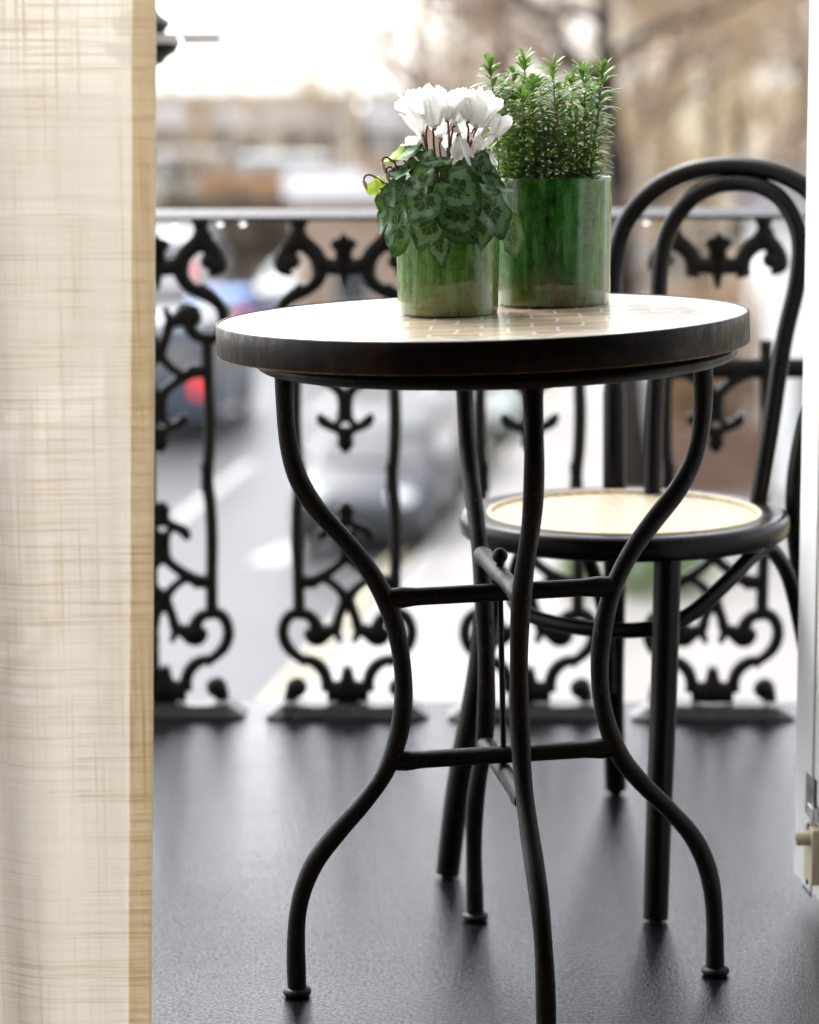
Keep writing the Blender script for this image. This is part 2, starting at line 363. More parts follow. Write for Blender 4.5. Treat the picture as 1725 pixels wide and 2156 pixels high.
def m_lacquer():
    t = NT('black_lacquered_wood'); v = t.coord(scale=(1, 1, 0.3)); n = t.noise(v, 40, 4); n2 = t.noise(t.coord(), 12, 4)
    c = t.mix(t.ramp(n, 0.5, 0.8), (0.003, 0.003, 0.0035), (0.008, 0.006, 0.005))
    t.link(c, t.b.inputs['Base Color']); t.link(t.ramp(n2, 0.3, 0.7, 0.24, 0.36), t.b.inputs['Roughness']); t.b.inputs['Specular IOR Level'].default_value = 0.16
    return t.m
def m_ground(name, a, b, sc=0.05, rough=0.9, fine=2.0, spec=0.3, low=None):
    t = NT(name); v = t.coord(); n = t.noise(v, sc, 6, 0.6); n2 = t.noise(v, fine, 5, 0.7)
    c = t.mix(t.ramp(n, 0.35, 0.65), a, b); c = t.mix(t.math('MULTIPLY', t.ramp(n2, 0.3, 0.7), 0.35), c, tuple(q*0.55 for q in a))
    if low:
        geo = t.new('ShaderNodeNewGeometry'); sp_ = t.new('ShaderNodeSeparateXYZ'); t.link(geo.outputs['Position'], sp_.inputs[0])
        c = t.mix(t.ramp(sp_.outputs[0], 12, 7), c, t.mix(t.ramp(n, 0.4, 0.6), *low))
    t.link(c, t.b.inputs['Base Color']); t.b.inputs['Roughness'].default_value = rough; t.b.inputs['Specular IOR Level'].default_value = spec
    t.bump(n2, 0.3, 0.02)
    return t.m
def m_emit(name, col, k):
    t = NT(name); t.b.inputs['Emission Color'].default_value = (*col, 1); t.b.inputs['Emission Strength'].default_value = k; t.b.inputs['Base Color'].default_value = (*col, 1); return t.m
def m_glass(name, col=(0.02, 0.025, 0.03), rough=0.05):
    return plain(name, col, rough, 0.8, 0.15, 2.0, coat=0.5)
def m_clear(name):
    t = NT(name); t.b.inputs['Base Color'].default_value = (1, 1, 1, 1); t.b.inputs['Roughness'].default_value = 0.0; t.b.inputs['Transmission Weight'].default_value = 1.0; t.b.inputs['IOR'].default_value = 1.33
    return t.m

IRON, RIM, CAST, MOSAIC = m_iron(), m_rim(), m_cast(), m_mosaic()
LAC, CANE, LINEN, DECK = m_lacquer(), m_cane(), m_linen(), m_deck()
HEML = m_linen('linen_hem', ((0.60, 0.48, 0.31), (0.46, 0.34, 0.20)), ((0.95, 0.80, 0.55), (0.84, 0.68, 0.44)), 0.14)
LEAF, NEEDLE = m_leaf(), m_needle()
PETAL = m_thin('white_petal', (0.93, 0.93, 0.92), (0.97, 0.97, 0.95), 0.5, 0.5, 0.03)
FSTEM = plain('reddish_stem', (0.16, 0.055, 0.035), 0.5, 0.4, 0.35, 60)
RSTEM = plain('rosemary_stem', (0.36, 0.33, 0.12), 0.7, 0.3, 0.35, 60)
BUD = m_thin('cyclamen_bud', (0.62, 0.55, 0.36), (0.6, 0.6, 0.3), 0.5, 0.2)
SOIL = plain('potting_soil', (0.035, 0.025, 0.018), 0.95, 0.2, 0.5, 80, bump=0.8, bscale=150)
WHITE = plain('white_gloss_paint', (0.80, 0.80, 0.79), 0.32, 0.5, 0.03, 5, bump=0.03, bscale=60)
BEIGE = plain('beige_plastic', (0.62, 0.54, 0.37), 0.42, 0.5, 0.06, 15)
CHROME = plain('dull_chrome', (0.45, 0.45, 0.47), 0.25, 0.5, 0.3, 40, metal=1.0)
HOLE = plain('dark_hole', (0.02, 0.02, 0.018), 0.8, 0.2)

# ------------------------------------------------------------------ the setting close by: balcony slab, room shell, house wall
RAILY = 1.2791
def slab(name, mat, x0, x1, y0, y1, z0, z1, kind='structure'):
    m = MB(); m.box(((x0+x1)/2, (y0+y1)/2, (z0+z1)/2), (x1-x0, y1-y0, z1-z0)); o = m.build(name, mat, smooth=0)
    if kind: o['kind'] = kind
    return o
slab('balcony_floor', DECK, -2.2, 2.2, -0.30, 1.375, -0.16, 0.0)
ROOMW = plain('room_plaster', (0.22, 0.21, 0.20), 0.9, 0.2, 0.03); OAK = plain('oak_boards', (0.22, 0.13, 0.07), 0.4, 0.5, 0.3, 8)
slab('room_floor', OAK, -2.6, 2.6, -5.5, -0.302, -0.16, -0.02)
slab('ceiling', ROOMW, -2.6, 2.6, -5.5, -0.35, 2.9, 3.0)
slab('room_wall_left', ROOMW, -2.7, -2.6, -5.5, -0.35, -0.16, 2.9)
slab('room_wall_right', ROOMW, 2.6, 2.7, -5.5, -0.35, -0.16, 2.9)
slab('room_wall_back', ROOMW, -2.7, 2.7, -5.6, -5.5, -0.16, 2.9)
STUCCO = plain('cream_stucco', (0.42, 0.39, 0.34), 0.85, 0.2, 0.05, 3, bump=0.2, bscale=30)
m = MB()
for x0, x1, z0, z1 in ((-5, -1.0, -6.2, 6), (0.62, 5, -6.2, 6), (-1.0, 0.62, 2.35, 6), (-1.0, 0.62, -6.2, -0.165)):
    m.box(((x0+x1)/2, -0.27, (z0+z1)/2), (x1-x0, 0.10, z1-z0))
hw = empty('house_wall', (0, -0.27, -6.2), 'cream stucco house wall with the open balcony doorway in it', 'wall')
m.build('wall_face', STUCCO, hw, 0)

# ------------------------------------------------------------------ bistro table
TX = lambda z: 0.029-0.0203*z                 # the table leans a touch to the left
PHI = 0.1591; TILT = 0.0244
tb = empty('bistro_table', (0.029, 0, 0), 'round mosaic topped bistro table on curved black iron legs', 'table')
def tpt(r, a, z, dz=True): return Vector((TX(z)+r*math.cos(a), r*math.sin(a), z + (TILT*r*math.cos(a) if dz else 0)))
TOPZ = 0.748
ax = Matrix.Rotation(-TILT, 3, 'Y')
m = MB(); n = 160; RT = 0.285
m.lathe([(0.0, 0.0), (0.14, 0.0), (0.2815, 0.0)], (0, 0, TOPZ), n, ax)
top = m.build('tabletop', MOSAIC, None, 180); top.parent = tb; top.location = (-0.029, 0, 0)
m = MB(); m.lathe([(0.2818, -0.0295), (0.2818, 0.0004), (0.2826, 0.0012), (0.2842, 0.0010), (0.285, 0.0), (0.2852, -0.012), (0.285, -0.0305), (0.2842, -0.0316), (0.272, -0.0318)], (0, 0, TOPZ), n, ax)
m.build('rim_band', RIM, tb, 50)
m = MB(); m.lathe([(0.273, -0.0310), (0.2848, -0.0314), (0.2846, -0.0322), (0.273, -0.0322)], (0, 0, TOPZ), n, ax)
m.build('backing_board', plain('chipboard_edge', (0.42, 0.27, 0.15), 0.9, 0.2, 0.4, 90), tb, 30)
m = MB(); m.lathe([(0.0, -0.0329), (0.268, -0.0329)], (0, 0, TOPZ), n, ax)
m.build('underside', plain('dark_board', (0.03, 0.025, 0.02), 0.9), tb, 0)
m = MB(); ring = []
for k in range(13):
    th = math.pi*(-0.5 + k/12*1.0); ring.append((0.238+0.0195*math.cos(th), -0.0425+0.0095*math.sin(th)))
ring = [(0.215, -0.052)] + ring + [(0.215, -0.033), (0.215, -0.052)]
m.lathe(ring, (0.014, 0, TOPZ), n, ax); m.build('frame_ring', IRON, tb, 50)
PROF = [(0.695, .2278), (.67, .2281), (.64, .2275), (.61, .224), (.58, .2156), (.55, .1989), (.52, .1742), (.49, .1506), (.46, .1328), (.43, .1206), (.40, .1134), (.37, .1096), (.34, .109), (.31, .1124), (.28, .12), (.25, .1336), (.22, .1567), (.19, .185), (.16, .2098), (.13, .2248), (.10, .2327), (.07, .2357), (.04, .2365), (.004, .2366)]
LR = 0.0102
for k in range(4):
    a = PHI+k*math.pi/2; m = MB()
    pts = spline([tuple(tpt(r, a, z, z > 0.03)) for z, r in PROF], 4)
    m.tube(pts, [LR*(1+0.05*math.sin(i*0.35+k)) for i in range(len(pts))], 20)
    lg = m.build('leg', IRON, tb, 60)
    f = tpt(.2366, a, 0.0, False)
    m = MB(); m.lathe([(0.0, 0.0), (0.0125, 0.0), (0.0158, 0.003), (0.0155, 0.007), (0.0125, 0.0095), (0.0, 0.0098)], f, 28); m.build('foot_disc', IRON, lg, 60)
def bar(a, r0, r1, z, dz, name):
    m = MB(); pts = [tpt(r0+(r1-r0)*i/14, a, z)+Vector((0, 0, dz)) for i in range(15)]
    rr = [0.0098 + 0.003*max(0, (i-12.0)/1.5)**1.3*(i<14) + 0.003*max(0, (2.0-i)/1.5)**1.3*(i>0) for i in range(15)]
    m.tube(pts, rr, 18); return m.build(name, IRON, tb, 60)
bar(PHI, -0.127, 0.127, 0.4466, 0, 'stretcher'); bar(PHI+math.pi/2, -0.127, 0.127, 0.4466, 0.0195, 'stretcher')
bar(PHI, -0.1265, 0.1265, 0.2647, 0, 'stretcher'); bar(PHI+math.pi/2, -0.1265, 0.1265, 0.2647, -0.0195, 'stretcher')
c0 = tpt(0, 0, 0.466); c1 = tpt(0, 0, 0.2647)
m = MB(); m.tube([c1, c0], 0.0032, 10); m.build('tie_rod', IRON, tb)
m = MB(); b0 = c0+Vector((0, 0, 0.021)); m.ball(b0, 0.0086, 20, 14); m.tube([c0+Vector((0, 0, 0.005)), b0], 0.0042, 12); m.build('ball_finial', IRON, tb, 60)

# ------------------------------------------------------------------ bentwood chair
SO = Vector((0.193, 0.500, 0)); cb_ = Vector((0.54, 0.84, 0)).normalized(); cu = Vector((cb_.y, -cb_.x, 0))
def ch(u, w, z): return SO + cu*u + cb_*w + Vector((0, 0, z))
chair = empty('bentwood_chair', SO, 'black bentwood cafe chair with round cane seat behind the bistro table', 'chair')
SR, SZ = 0.209, 0.455
def seat_ring(prof, n=96):
    m = MB(); m.lathe([(rr_*SR/0.203 if rr_ < 0.2029 else rr_, zz) for rr_, zz in prof], ch(-0.011, -0.006, 0), n); return m
seat_ring([(0.166, SZ-0.030), (0.196, SZ-0.030), (0.201, SZ-0.026), (SR, SZ-0.016), (0.2025, SZ-0.006), (0.199, SZ-0.001), (0.193, SZ), (0.172, SZ-0.0015), (0.166, SZ-0.004), (0.166, SZ-0.030)]).build('seat_rim', LAC, chair, 50)
seat_ring([(0.0, SZ-0.0075), (0.08, SZ-0.0068), (0.1655, SZ-0.0035)]).build('cane_panel', CANE, chair, 180)
m = MB(); m.tube([ch(-0.011+0.1715*math.cos(t*math.pi/48), -0.006+0.1715*math.sin(t*math.pi/48), SZ-0.0015) for t in range(97)], 0.0028, 8, False)
m.build('cane_edging', plain('cane_binding', (0.62, 0.52, 0.33), 0.5, 0.4, 0.06, 60), chair, 60)
for s, p0, p1 in ((-1, (-0.150, -0.205), (-0.118, -0.145)), (1, (0.160, -0.222), (0.126, -0.140))):
    m = MB(); pts = spline([(*ch(p1[0], p1[1], SZ-0.030),), (*ch((p1[0]*.72+p0[0]*.28), (p1[1]*.72+p0[1]*.28), 0.27),), (*ch(p0[0]*.75+p1[0]*.25, p0[1]*.75+p1[1]*.25, 0.12),), (*ch(p0[0], p0[1], 0.004),)], 6)
    m.tube(pts, [0.0170-0.002*i/(len(pts)-1) for i in range(len(pts))], 18); lg = m.build('leg', LAC, chair, 60)
    m = MB(); m.lathe([(0, 0), (0.008, 0), (0.008, 0.007), (0, 0.007)], ch(p0[0], p0[1], 0.0), 16); m.build('glide', HOLE, lg)
# rear legs run up into the outer hoop
hoop = [(-0.185, 0.268, 0.006), (-0.170, 0.232, 0.14), (-0.147, 0.194, 0.30), (-0.136, 0.172, 0.455), (-0.146, 0.188, 0.58), (-0.160, 0.206, 0.68), (-0.166, 0.220, 0.745), (-0.155, 0.232, 0.805), (-0.118, 0.241, 0.848), (-0.065, 0.246, 0.874), (0.0, 0.248, 0.882)]
hoop = hoop + [(-u, w, z) for u, w, z in hoop[-2::-1]]
m = MB(); pts = spline([tuple(ch(u+0.008, w, z)) for u, w, z in hoop], 6); N = len(pts)
m.tube(pts, [0.0155 if abs(i-N/2) > N*0.30 else 0.0128 for i in range(N)], 18); hb = m.build('back_hoop', LAC, chair, 60)
for s in (-1, 1):
    q = ch(0.008+s*0.185, 0.268, 0); m = MB(); m.lathe([(0, 0), (0.008, 0), (0.008, 0.007), (0, 0.007)], q, 16); m.build('glide', HOLE, hb)
inn = [(-0.078, 0.158, 0.450), (-0.086, 0.175, 0.55), (-0.092, 0.196, 0.66), (-0.101, 0.213, 0.735), (-0.097, 0.226, 0.793), (-0.070, 0.236, 0.836), (-0.036, 0.240, 0.855), (0.0, 0.242, 0.860)]
inn = inn + [(-u, w, z) for u, w, z in inn[-2::-1]]
m = MB(); m.tube(spline([tuple(ch(u+0.017, w, z)) for u, w, z in inn], 6), 0.0115, 16); m.build('inner_hoop', LAC, chair, 60)
# bent brace: rear leg, up to the seat side, garland round the front legs, up again, down the other rear leg
br = [(-0.160, 0.205, 0.16), (-0.150, 0.180, 0.26), (-0.150, 0.130, 0.36), (-0.158, 0.060, 0.412), (-0.158, 0.020, 0.415), (-0.150, -0.045, 0.385), (-0.126, -0.100, 0.350), (-0.080, -0.128, 0.333), (0.0, -0.138, 0.328)]
br = br + [(-u, w, z) for u, w, z in br[-2::-1]]
m = MB(); m.tube(spline([tuple(ch(u+0.006, w, z)) for u, w, z in br], 6), 0.0098, 14); m.build('leg_brace', LAC, chair, 60)

# ------------------------------------------------------------------ balcony railing
RA = -0.0092; RAd = Vector((math.cos(RA), math.sin(RA), 0)); RAn = Vector((-math.sin(RA), math.cos(RA), 0)); RP0 = Vector((0, RAILY, 0))
def at_rail(px, py, off=0.0): return on_plane(px, py, RP0 - RAn*off, RAn)
rail = empty('balcony_railing', RP0, 'black cast iron scrollwork balcony railing behind table and chair', 'railing')
PITCHM = 0.2888; PX_AX = [-0.5025-PITCHM, -0.5025, -0.2128, 0.0747, 0.363]       # panel centres along the rail
ORG = at_rail(730, 1485)                                                            # traced from the panel centred here
SC = (at_rail(900, 1200)-at_rail(560, 1200)).length/340
def pz(py): return at_rail(730, py).z
KZ = 0.2489
def low(zx, zy, r): return ((zx-120)*KZ*SC, pz(989.5+zy*KZ), r*KZ*SC)
def mirr(s): return [(u, pz(2008-1)*0 + MIR - z, r) for u, z, r in s]
MIR = pz(1055)+pz(953)
def rect_stroke(a, b): return [a, b]
LOW = [
 [(502, -60, 31), (515, 150, 31), (530, 300, 31), (538, 500, 31), (538, 650, 31), (533, 800, 30), (529, 950, 31), (526, 1190, 32)],
 [(515, 1215, 32), (580, 1215, 32), (636, 1262, 31), (664, 1340, 30), (660, 1420, 31), (625, 1500, 31), (565, 1562, 28), (510, 1600, 27), (440, 1612, 30), (380, 1640, 33), (328, 1695, 33), (298, 1770, 32), (288, 1870, 38)],
 [(520, 1590, 26), (498, 1640, 16), (490, 1662, 6)],
 [(525, 1215, 30), (450, 1228, 32), (402, 1275, 34), (382, 1330, 40), (392, 1385, 60), (360, 1402, 55), (300, 1375, 42), (240, 1355, 32), (205, 1392, 22), (190, 1430, 18), (184, 1458, 12)],
 [(120, 1085, 40), (158, 1165, 30), (190, 1245, 27), (212, 1330, 30), (235, 1352, 30)],
 [(120, 1090, 38), (168, 1030, 27), (228, 970, 24), (300, 925, 24), (350, 905, 26)],
 [(120, 560, 42), (122, 640, 38), (132, 720, 36), (172, 782, 28), (250, 845, 28), (330, 900, 32), (420, 942, 36), (520, 945, 38)],
 [(395, 945, 26), (402, 980, 20), (410, 1000, 10)],
 [(105, 262, 5), (104, 300, 22), (106, 335, 38), (108, 370, 32), (112, 420, 40)],
 [(110, 345, 26), (150, 350, 24), (182, 350, 12)], [(100, 300, 14), (106, 325, 30), (110, 350, 34)],
 [(120, 430, 34), (180, 455, 24), (250, 490, 27), (302, 522, 30), (318, 560, 28), (308, 582, 20)],
 [(118, 575, 36), (160, 540, 22), (195, 500, 20)],
 [(110, 1870, 60), (200, 1872, 56), (300, 1880, 52)],
 [(98, 1645, 5), (98, 1700, 16), (98, 1760, 24), (100, 1830, 40)],
 [(592, 1850, 34), (600, 1900, 36), (604, 1950, 36)],
]
LOW = [[low(*p) for p in s] for s in LOW]
K2 = 0.3661
def topm(zx, zy, r): return ((1153-zx)*K2*SC, pz(421+zy*K2), r*K2*SC)
TOP = [
 [(1153, 192, 5), (1153, 225, 22), (1153, 262, 40), (1153, 300, 34), (1153, 385, 40)],
 [(1153, 258, 30), (1110, 258, 26), (1085, 268, 16)],
 [(1153, 385, 36), (1060, 385, 32), (1015, 375, 34)],
 [(1153, 400, 34), (1155, 440, 20), (1156, 480, 13), (1156, 518, 4)],
 [(896, 232, 40), (950, 268, 34), (1000, 320, 34), (1018, 380, 34), (1005, 450, 28), (960, 505, 26), (905, 535, 26), (850, 565, 25), (800, 610, 24), (770, 660, 24)],
 [(890, 245, 38), (838, 282, 32), (806, 335, 30), (806, 378, 34), (838, 388, 36), (850, 386, 34)],
 [(903, 95, 46), (903, 112, 42), (900, 160, 28), (897, 205, 42), (896, 245, 40)],
]
TOP = [[topm(*p) for p in s] for s in TOP]
HRZ = pz(451)
def stroke(m, s, cu_, flip=1, d=0.0075, k=1.68):
    P = spline(s, 4); pts = [RP0 + RAd*(cu_+flip*p[0]) + Vector((0, 0, p[1])) for p in P]
    m.tube(pts, [max(0.0008, p[2]*k) for p in P], 10, True, (RAn, d))
def ring_part(m, cu_, z, r0, w):
    pts = [RP0 + RAd*(cu_+r0*math.cos(t*math.pi/12)) + Vector((0, 0, z+r0*math.sin(t*math.pi/12))) for t in range(25)]
    m.tube(pts, w, 8, False, (RAn, 0.007))
PLINTH = plain('wet_lead_plinth', (0.014, 0.014, 0.017), 0.36, 0.5, 0.4, 30, bump=0.5, bscale=70)
for ip, cx in enumerate(PX_AX):
    m = MB(); odd = ip == 4
    for fl in (-1, 1):
        for i, s in enumerate(LOW):
            stroke(m, s, cx, fl)
            if i not in (13, 14, 15):
                if i in (1, 2, 3) and odd: continue
                if i in (4,) and odd: continue
                ms = [(u, MIR-z, r) for u, z, r in s]
                if odd and i in (5,): continue
                stroke(m, ms, cx, fl)
        bu, bz, br_ = low(556, 1840, 66)
        q = RP0+RAd*(cx+fl*bu); m.ball((q.x, q.y, bz), br_*1.4, 16, 10, (1, .75, 1)); m.ball((q.x, q.y, MIR-bz), br_*1.15, 16, 10, (1, .7, 1))
        for i, s in enumerate(TOP):
            if odd and i == 4: s = s[:5]
            stroke(m, s, cx, fl, k=1.42)
    if odd:
        zc = pz(778)
        stroke(m, [(-0.105, zc, 0.009), (0.0, zc, 0.009), (0.30, zc+0.002, 0.009)], cx)
    pn = m.build('scroll_panel', CAST, rail, 55)
    if odd: pn['label'] = 'repaired scroll panel with a straight crossbar'
    # plinth lump under the panel
    m = MB(); hw_, ht, hz = 0.128, 0.102, 0.021
    for k in range(1):
        c = RP0 + RAd*cx; xs = [-hw_, -ht, -0.05, 0.0, 0.05, ht, hw_]; prof = []
        rows = []
        for x in xs:
            hh = hz*(1+0.1*math.sin(x*60+ip)) if abs(x) < hw_ else 0.003
            yy = 0.034 if abs(x) < hw_ else 0.030
            rows.append([c+RAd*x+RAn*y+Vector((0, 0, z)) for y, z in ((-yy, -0.002), (-yy, 0.004), (-yy*0.72, hh), (yy*0.72, hh), (yy, 0.004), (yy, -0.002))])
        vs = [v for r_ in rows for v in r_]
        fs = [(i*6+j, i*6+j+1, (i+1)*6+j+1, (i+1)*6+j) for i in range(6) for j in range(5)] + [(5, 4, 3, 2, 1, 0), tuple(36+j for j in range(6))]
        m.add(vs, fs)
    m.build('plinth', PLINTH, pn, 25)
m = MB(); 
sec = [(-0.026, -0.0085), (-0.026, -0.0045), (-0.0245, -0.0025), (-0.002, 0.0080), (0.006, 0.0080), (0.0245, -0.0025), (0.026, -0.0045), (0.026, -0.0085)]
vs = []
for u in np.linspace(-1.1, 0.9, 9):
    for y, z in sec: vs.append(RP0+RAd*float(u)+RAn*y+Vector((0, 0, HRZ+z)))
n8 = 8
m.add(vs, [(i*n8+k, i*n8+(k+1) % n8, (i+1)*n8+(k+1) % n8, (i+1)*n8+k) for i in range(8) for k in range(8)] + [tuple(range(7, -1, -1)), tuple(64+k for k in range(8))])
m.build('handrail', plain('wet_black_paint', (0.02, 0.02, 0.024), 0.25, 0.55, 0.3, 20, bump=0.1, bscale=60, coat=0.3), rail, 20)
DROP = m_clear('rain_water')
for px, py, where in ((367, 463, 'leftmost of three hanging near the curtain'), (463, 462, 'between two others left of the pots'), (511, 462, 'just left of the wide gap before the pots'), (1360, 460, 'alone beside the chair hoop')):
    p = at_rail(px, py, 0.012); p.z = HRZ-0.0115
    m = MB(); m.lathe([(0.0, -0.0085), (0.0022, -0.0080), (0.0042, -0.0060), (0.0052, -0.0028), (0.0050, 0.0), (0.0042, 0.0018), (0.0038, 0.0028), (0.0, 0.0029)], (0, 0, 0), 20)
    o = m.build('water_drop', DROP, None, 180, loc=p); o.data.transform(Matrix.Translation(p))
    tag(o, 'rain drop under the handrail, '+where, 'water drop', 'rain drops under the handrail')

# iron post with finial and bracket arm just showing past the curtain at the top left
m = MB()
base = at_rail(298, 80); base.z = 0
post = empty('iron_post', base, 'black iron post with finial and flat bracket arm, half hidden by the curtain', 'post')
zt0 = at_rail(330, 135).z; zt1 = at_rail(330, 92).z; zt2 = at_rail(330, 72).z; zt3 = at_rail(330, 22).z
m.tube([base, base+Vector((0, 0, zt0))], 0.008, 12); m.build('shaft', CAST, post, 50)
m = MB(); m.lathe([(0.008, zt0-0.006), (0.033, zt0), (0.038, zt0+0.008), (0.058, zt1-0.010), (0.060, zt1)], base, 20); m.build('capital', CAST, post, 50)
m = MB(); m.box((base.x+0.062, base.y, zt1+0.007), (0.12, 0.06, 0.016)); m.build('bracket_arm', plain('wet_grey_plate', (0.70, 0.70, 0.75), 0.3, 0.6, 0.1), post, 0)
m = MB(); m.lathe([(0.0, zt3+0.003), (0.024, zt3), (0.036, zt3-0.010), (0.047, (zt2+zt3)/2), (0.038, zt2+0.004), (0.036, zt1+0.012)], base, 20); m.build('finial', CAST, post, 50)

# ------------------------------------------------------------------ curtain, tape, door leaf
CY = -0.36
et = on_y(330, 0, CY); eb = on_y(320, 2156, CY)
cz0, cz1 = -0.01, 2.3
def cedge(z): return eb.x + (et.x-eb.x)*(z-eb.z)/(et.z-eb.z)*min(1, 1.0) if z < et.z else et.x + 0.006*(z-et.z)
ht_ = on_y(276, 0, CY); HEMW = et.x-ht_.x
def cwave(x, z):
    s = (x+0.30)
    return 0.011*math.sin(s*26+0.5*math.sin(z*2.1)+0.4)*min(1, abs(s)*9) + 0.006*math.sin(s*61+z*1.3) * min(1, abs(s)*6)
cur = empty('linen_curtain', (-0.7, CY, 0), 'cream slubby linen curtain hanging along the left edge', 'curtain')
def sheet(x0f, x1f, nx, nz, dy):
    m = MB(); vs = []
    for j in range(nz+1):
        z = cz0+(cz1-cz0)*j/nz
        for i in range(nx+1):
            x = x0f(z)+(x1f(z)-x0f(z))*i/nx; vs.append((x, CY+cwave(x, z)+dy, z))
    m.add(vs, [(j*(nx+1)+i, j*(nx+1)+i+1, (j+1)*(nx+1)+i+1, (j+1)*(nx+1)+i) for j in range(nz) for i in range(nx)])
    return m
sheet(lambda z: -1.25, lambda z: cedge(z), 120, 60, 0).build('curtain_cloth', LINEN, cur, 180)
sheet(lambda z: cedge(z)-HEMW, lambda z: cedge(z)-0.0002, 6, 60, 0.0018).build('side_hem', HEML, cur, 180)
m = MB(); tp = [on_y(358, -60, -0.30), on_y(367, 20, -0.30), on_y(379, 78, -0.30), on_y(384, 90, -0.30), on_y(375, 110, -0.30)]
m.tube(spline([tuple(p) for p in tp], 5), 0.0034, 8, True, (Vector((0, 1, 0)), 0.0005))
tape_o = m.build('ribbon', m_thin('white_cotton_tape', (0.9, 0.9, 0.9), (0.95, 0.95, 0.95), 0.8, 0.6, 0.04), None, 60, loc=tp[0])
tag(tape_o, 'thin white ribbon end dangling at the top beside the curtain', 'ribbon')

D0 = on_z(1670, 1838, 0.03); D1 = on_z(1725, 1905, 0.03); de = (D1-D0); de.z = 0; de.normalize(); dn = Vector((de.y, -de.x, 0))
if dn.x > 0: dn = -dn
door = empty('glazed_door', D0, 'white painted balcony door leaf standing open along the right edge', 'door')
def dbox(t0, t1, o0, o1, z0, z1):
    m = MB(); vs = [D0+de*t+dn*o+Vector((0, 0, z-D0.z)) for z in (z0, z1) for t, o in ((t0, o0), (t1, o0), (t1, o1), (t0, o1))]
    m.add(vs, [(0, 1, 2, 3), (7, 6, 5, 4), (4, 5, 1, 0), (5, 6, 2, 1), (6, 7, 3, 2), (7, 4, 0, 3)]); return m
def bev(o, w=0.003):
    b = o.modifiers.new('bevel', 'BEVEL'); b.width = w; b.segments = 3; b.limit_method = 'ANGLE'; return o
DL = 0.56
bev(dbox(0, 0.085, -0.045, 0, 0.03, 2.25).build('lock_stile', WHITE, door, 30))
bev(dbox(DL-0.085, DL, -0.045, 0, 0.03, 2.25).build('hinge_stile', WHITE, door, 30))
bev(dbox(0.0852, DL-0.0852, -0.043, -0.002, 0.03, 0.62).build('bottom_panel', WHITE, door, 30))
bev(dbox(0.0852, DL-0.0852, -0.043, -0.002, 2.14, 2.25).build('top_rail', WHITE, door, 30))
dbox(0.0852, DL-0.0852, -0.025, -0.020, 0.6205, 2.1395).build('pane', m_clear('window_glass'), door, 0)
def door_t(px, py, off):
    p = on_plane(px, py, D0+dn*off, dn); return (p-D0).dot(de), p.z
t0, z1 = door_t(1697.6, 1625, 0.001); t1, z0 = door_t(1713, 1728, 0.001)
dbox(t0, t1, -0.001, 0.0012, z0, z1).build('bolt_slot', plain('slot_metal', (0.16, 0.15, 0.15), 0.4, 0.5, 0.5, 60, metal=0.6), door, 0)  # flat dark plate, its colour stands for the shade inside the recess
t0, z1 = door_t(1699.6, 1690, 0.008); t1, z0 = door_t(1711, 1732, 0.008)
bev(dbox(t0, t1, 0.0, 0.008, z0, z1).build('bolt_keep', CHROME, door, 30), 0.0012)
t0, z1 = door_t(1694, 1730, 0.012); t1, z0 = door_t(1709, 1866, 0.012)
lock = bev(dbox(t0, t1, 0.0, 0.012, z0, z1).build('bolt_block', BEIGE, door, 30), 0.0015)
tk, zk = door_t(1704, 1766, 0.012)
kc = D0+de*tk+dn*0.012+Vector((0, 0, zk-D0.z)); kd = (dn*0.8-de*0.1).normalized()
m = MB(); m.tube([kc-dn*0.004, kc+kd*0.0145, kc+kd*0.0155], [0.0082, 0.0080, 0.0072], 24); kb = m.build('knob', BEIGE, door, 50)
m = MB(); m.tube([kc+kd*0.0150, kc+kd*0.0158], 0.0040, 16); m.build('knob_hole', HOLE, kb, 50)
for px, py in ((1701.5, 1741), (1699, 1856)):
    ts, zs = door_t(px, py, 0.012); q = D0+de*ts+dn*0.0121+Vector((0, 0, zs-D0.z))
    m = MB(); m.tube([q-dn*0.001, q+dn*0.0004], 0.0040, 16); m.build('screw_hole', HOLE, lock, 50)
t0, z1 = door_t(1690, 1868, 0.002); t1, z0 = door_t(1706, 1893, 0.002)
dbox(t0, t1, 0.0, 0.0025, max(z0, 0.032), z1).build('bolt_plate', plain('grey_steel', (0.10, 0.10, 0.10), 0.35, 0.5, 0.3, metal=0.8), door, 0)

# ------------------------------------------------------------------ potted cyclamen
def pot(name, c, r, h, mat, root, taper=0.97):
    m = MB(); w = 0.0042
    pr = [(0.0, 0.0015), (r*taper-0.004, 0.0012), (r*taper-0.0008, 0.003), (r*taper, 0.008)]
    for i in range(1, 8): pr.append((r*(taper+(1-taper)*i/8)*(1+0.003*math.sin(i*2.1)), 0.008+(h-0.02)*i/8))
    pr += [(r*1.0, h-0.010), (r*1.005, h-0.006), (r*1.006, h-0.002), (r*1.0, h), (r-w*0.6, h), (r-w, h-0.003), (r-w, h-0.05), (0, h-0.05)]
    m.lathe(pr, c, 96); pt = m.build(name, mat, root, 50)
    m = MB(); n = 40; vs = [Vector(c)+Vector((0, 0, h-0.012))]
    for j in range(1, 7):
        for k in range(n):
            rr = (r-w-0.0002)*j/6; vs.append(Vector(c)+Vector((rr*math.cos(2*math.pi*k/n), rr*math.sin(2*math.pi*k/n), h-0.013+0.003*(R.random()-.5))))
    fs = [(0, 1+k, 1+(k+1) % n) for k in range(n)] + [(1+j*n+k, 1+(j+1)*n+k, 1+(j+1)*n+(k+1) % n, 1+j*n+(k+1) % n) for j in range(5) for k in range(n)]
    m.add(vs, fs); m.build('soil', SOIL, root, 180)
    return pt
P1 = Vector((-0.0365, 0.033, TOPZ-0.0365*TILT-0.001)); P1R, P1H = 0.0560, 0.0905
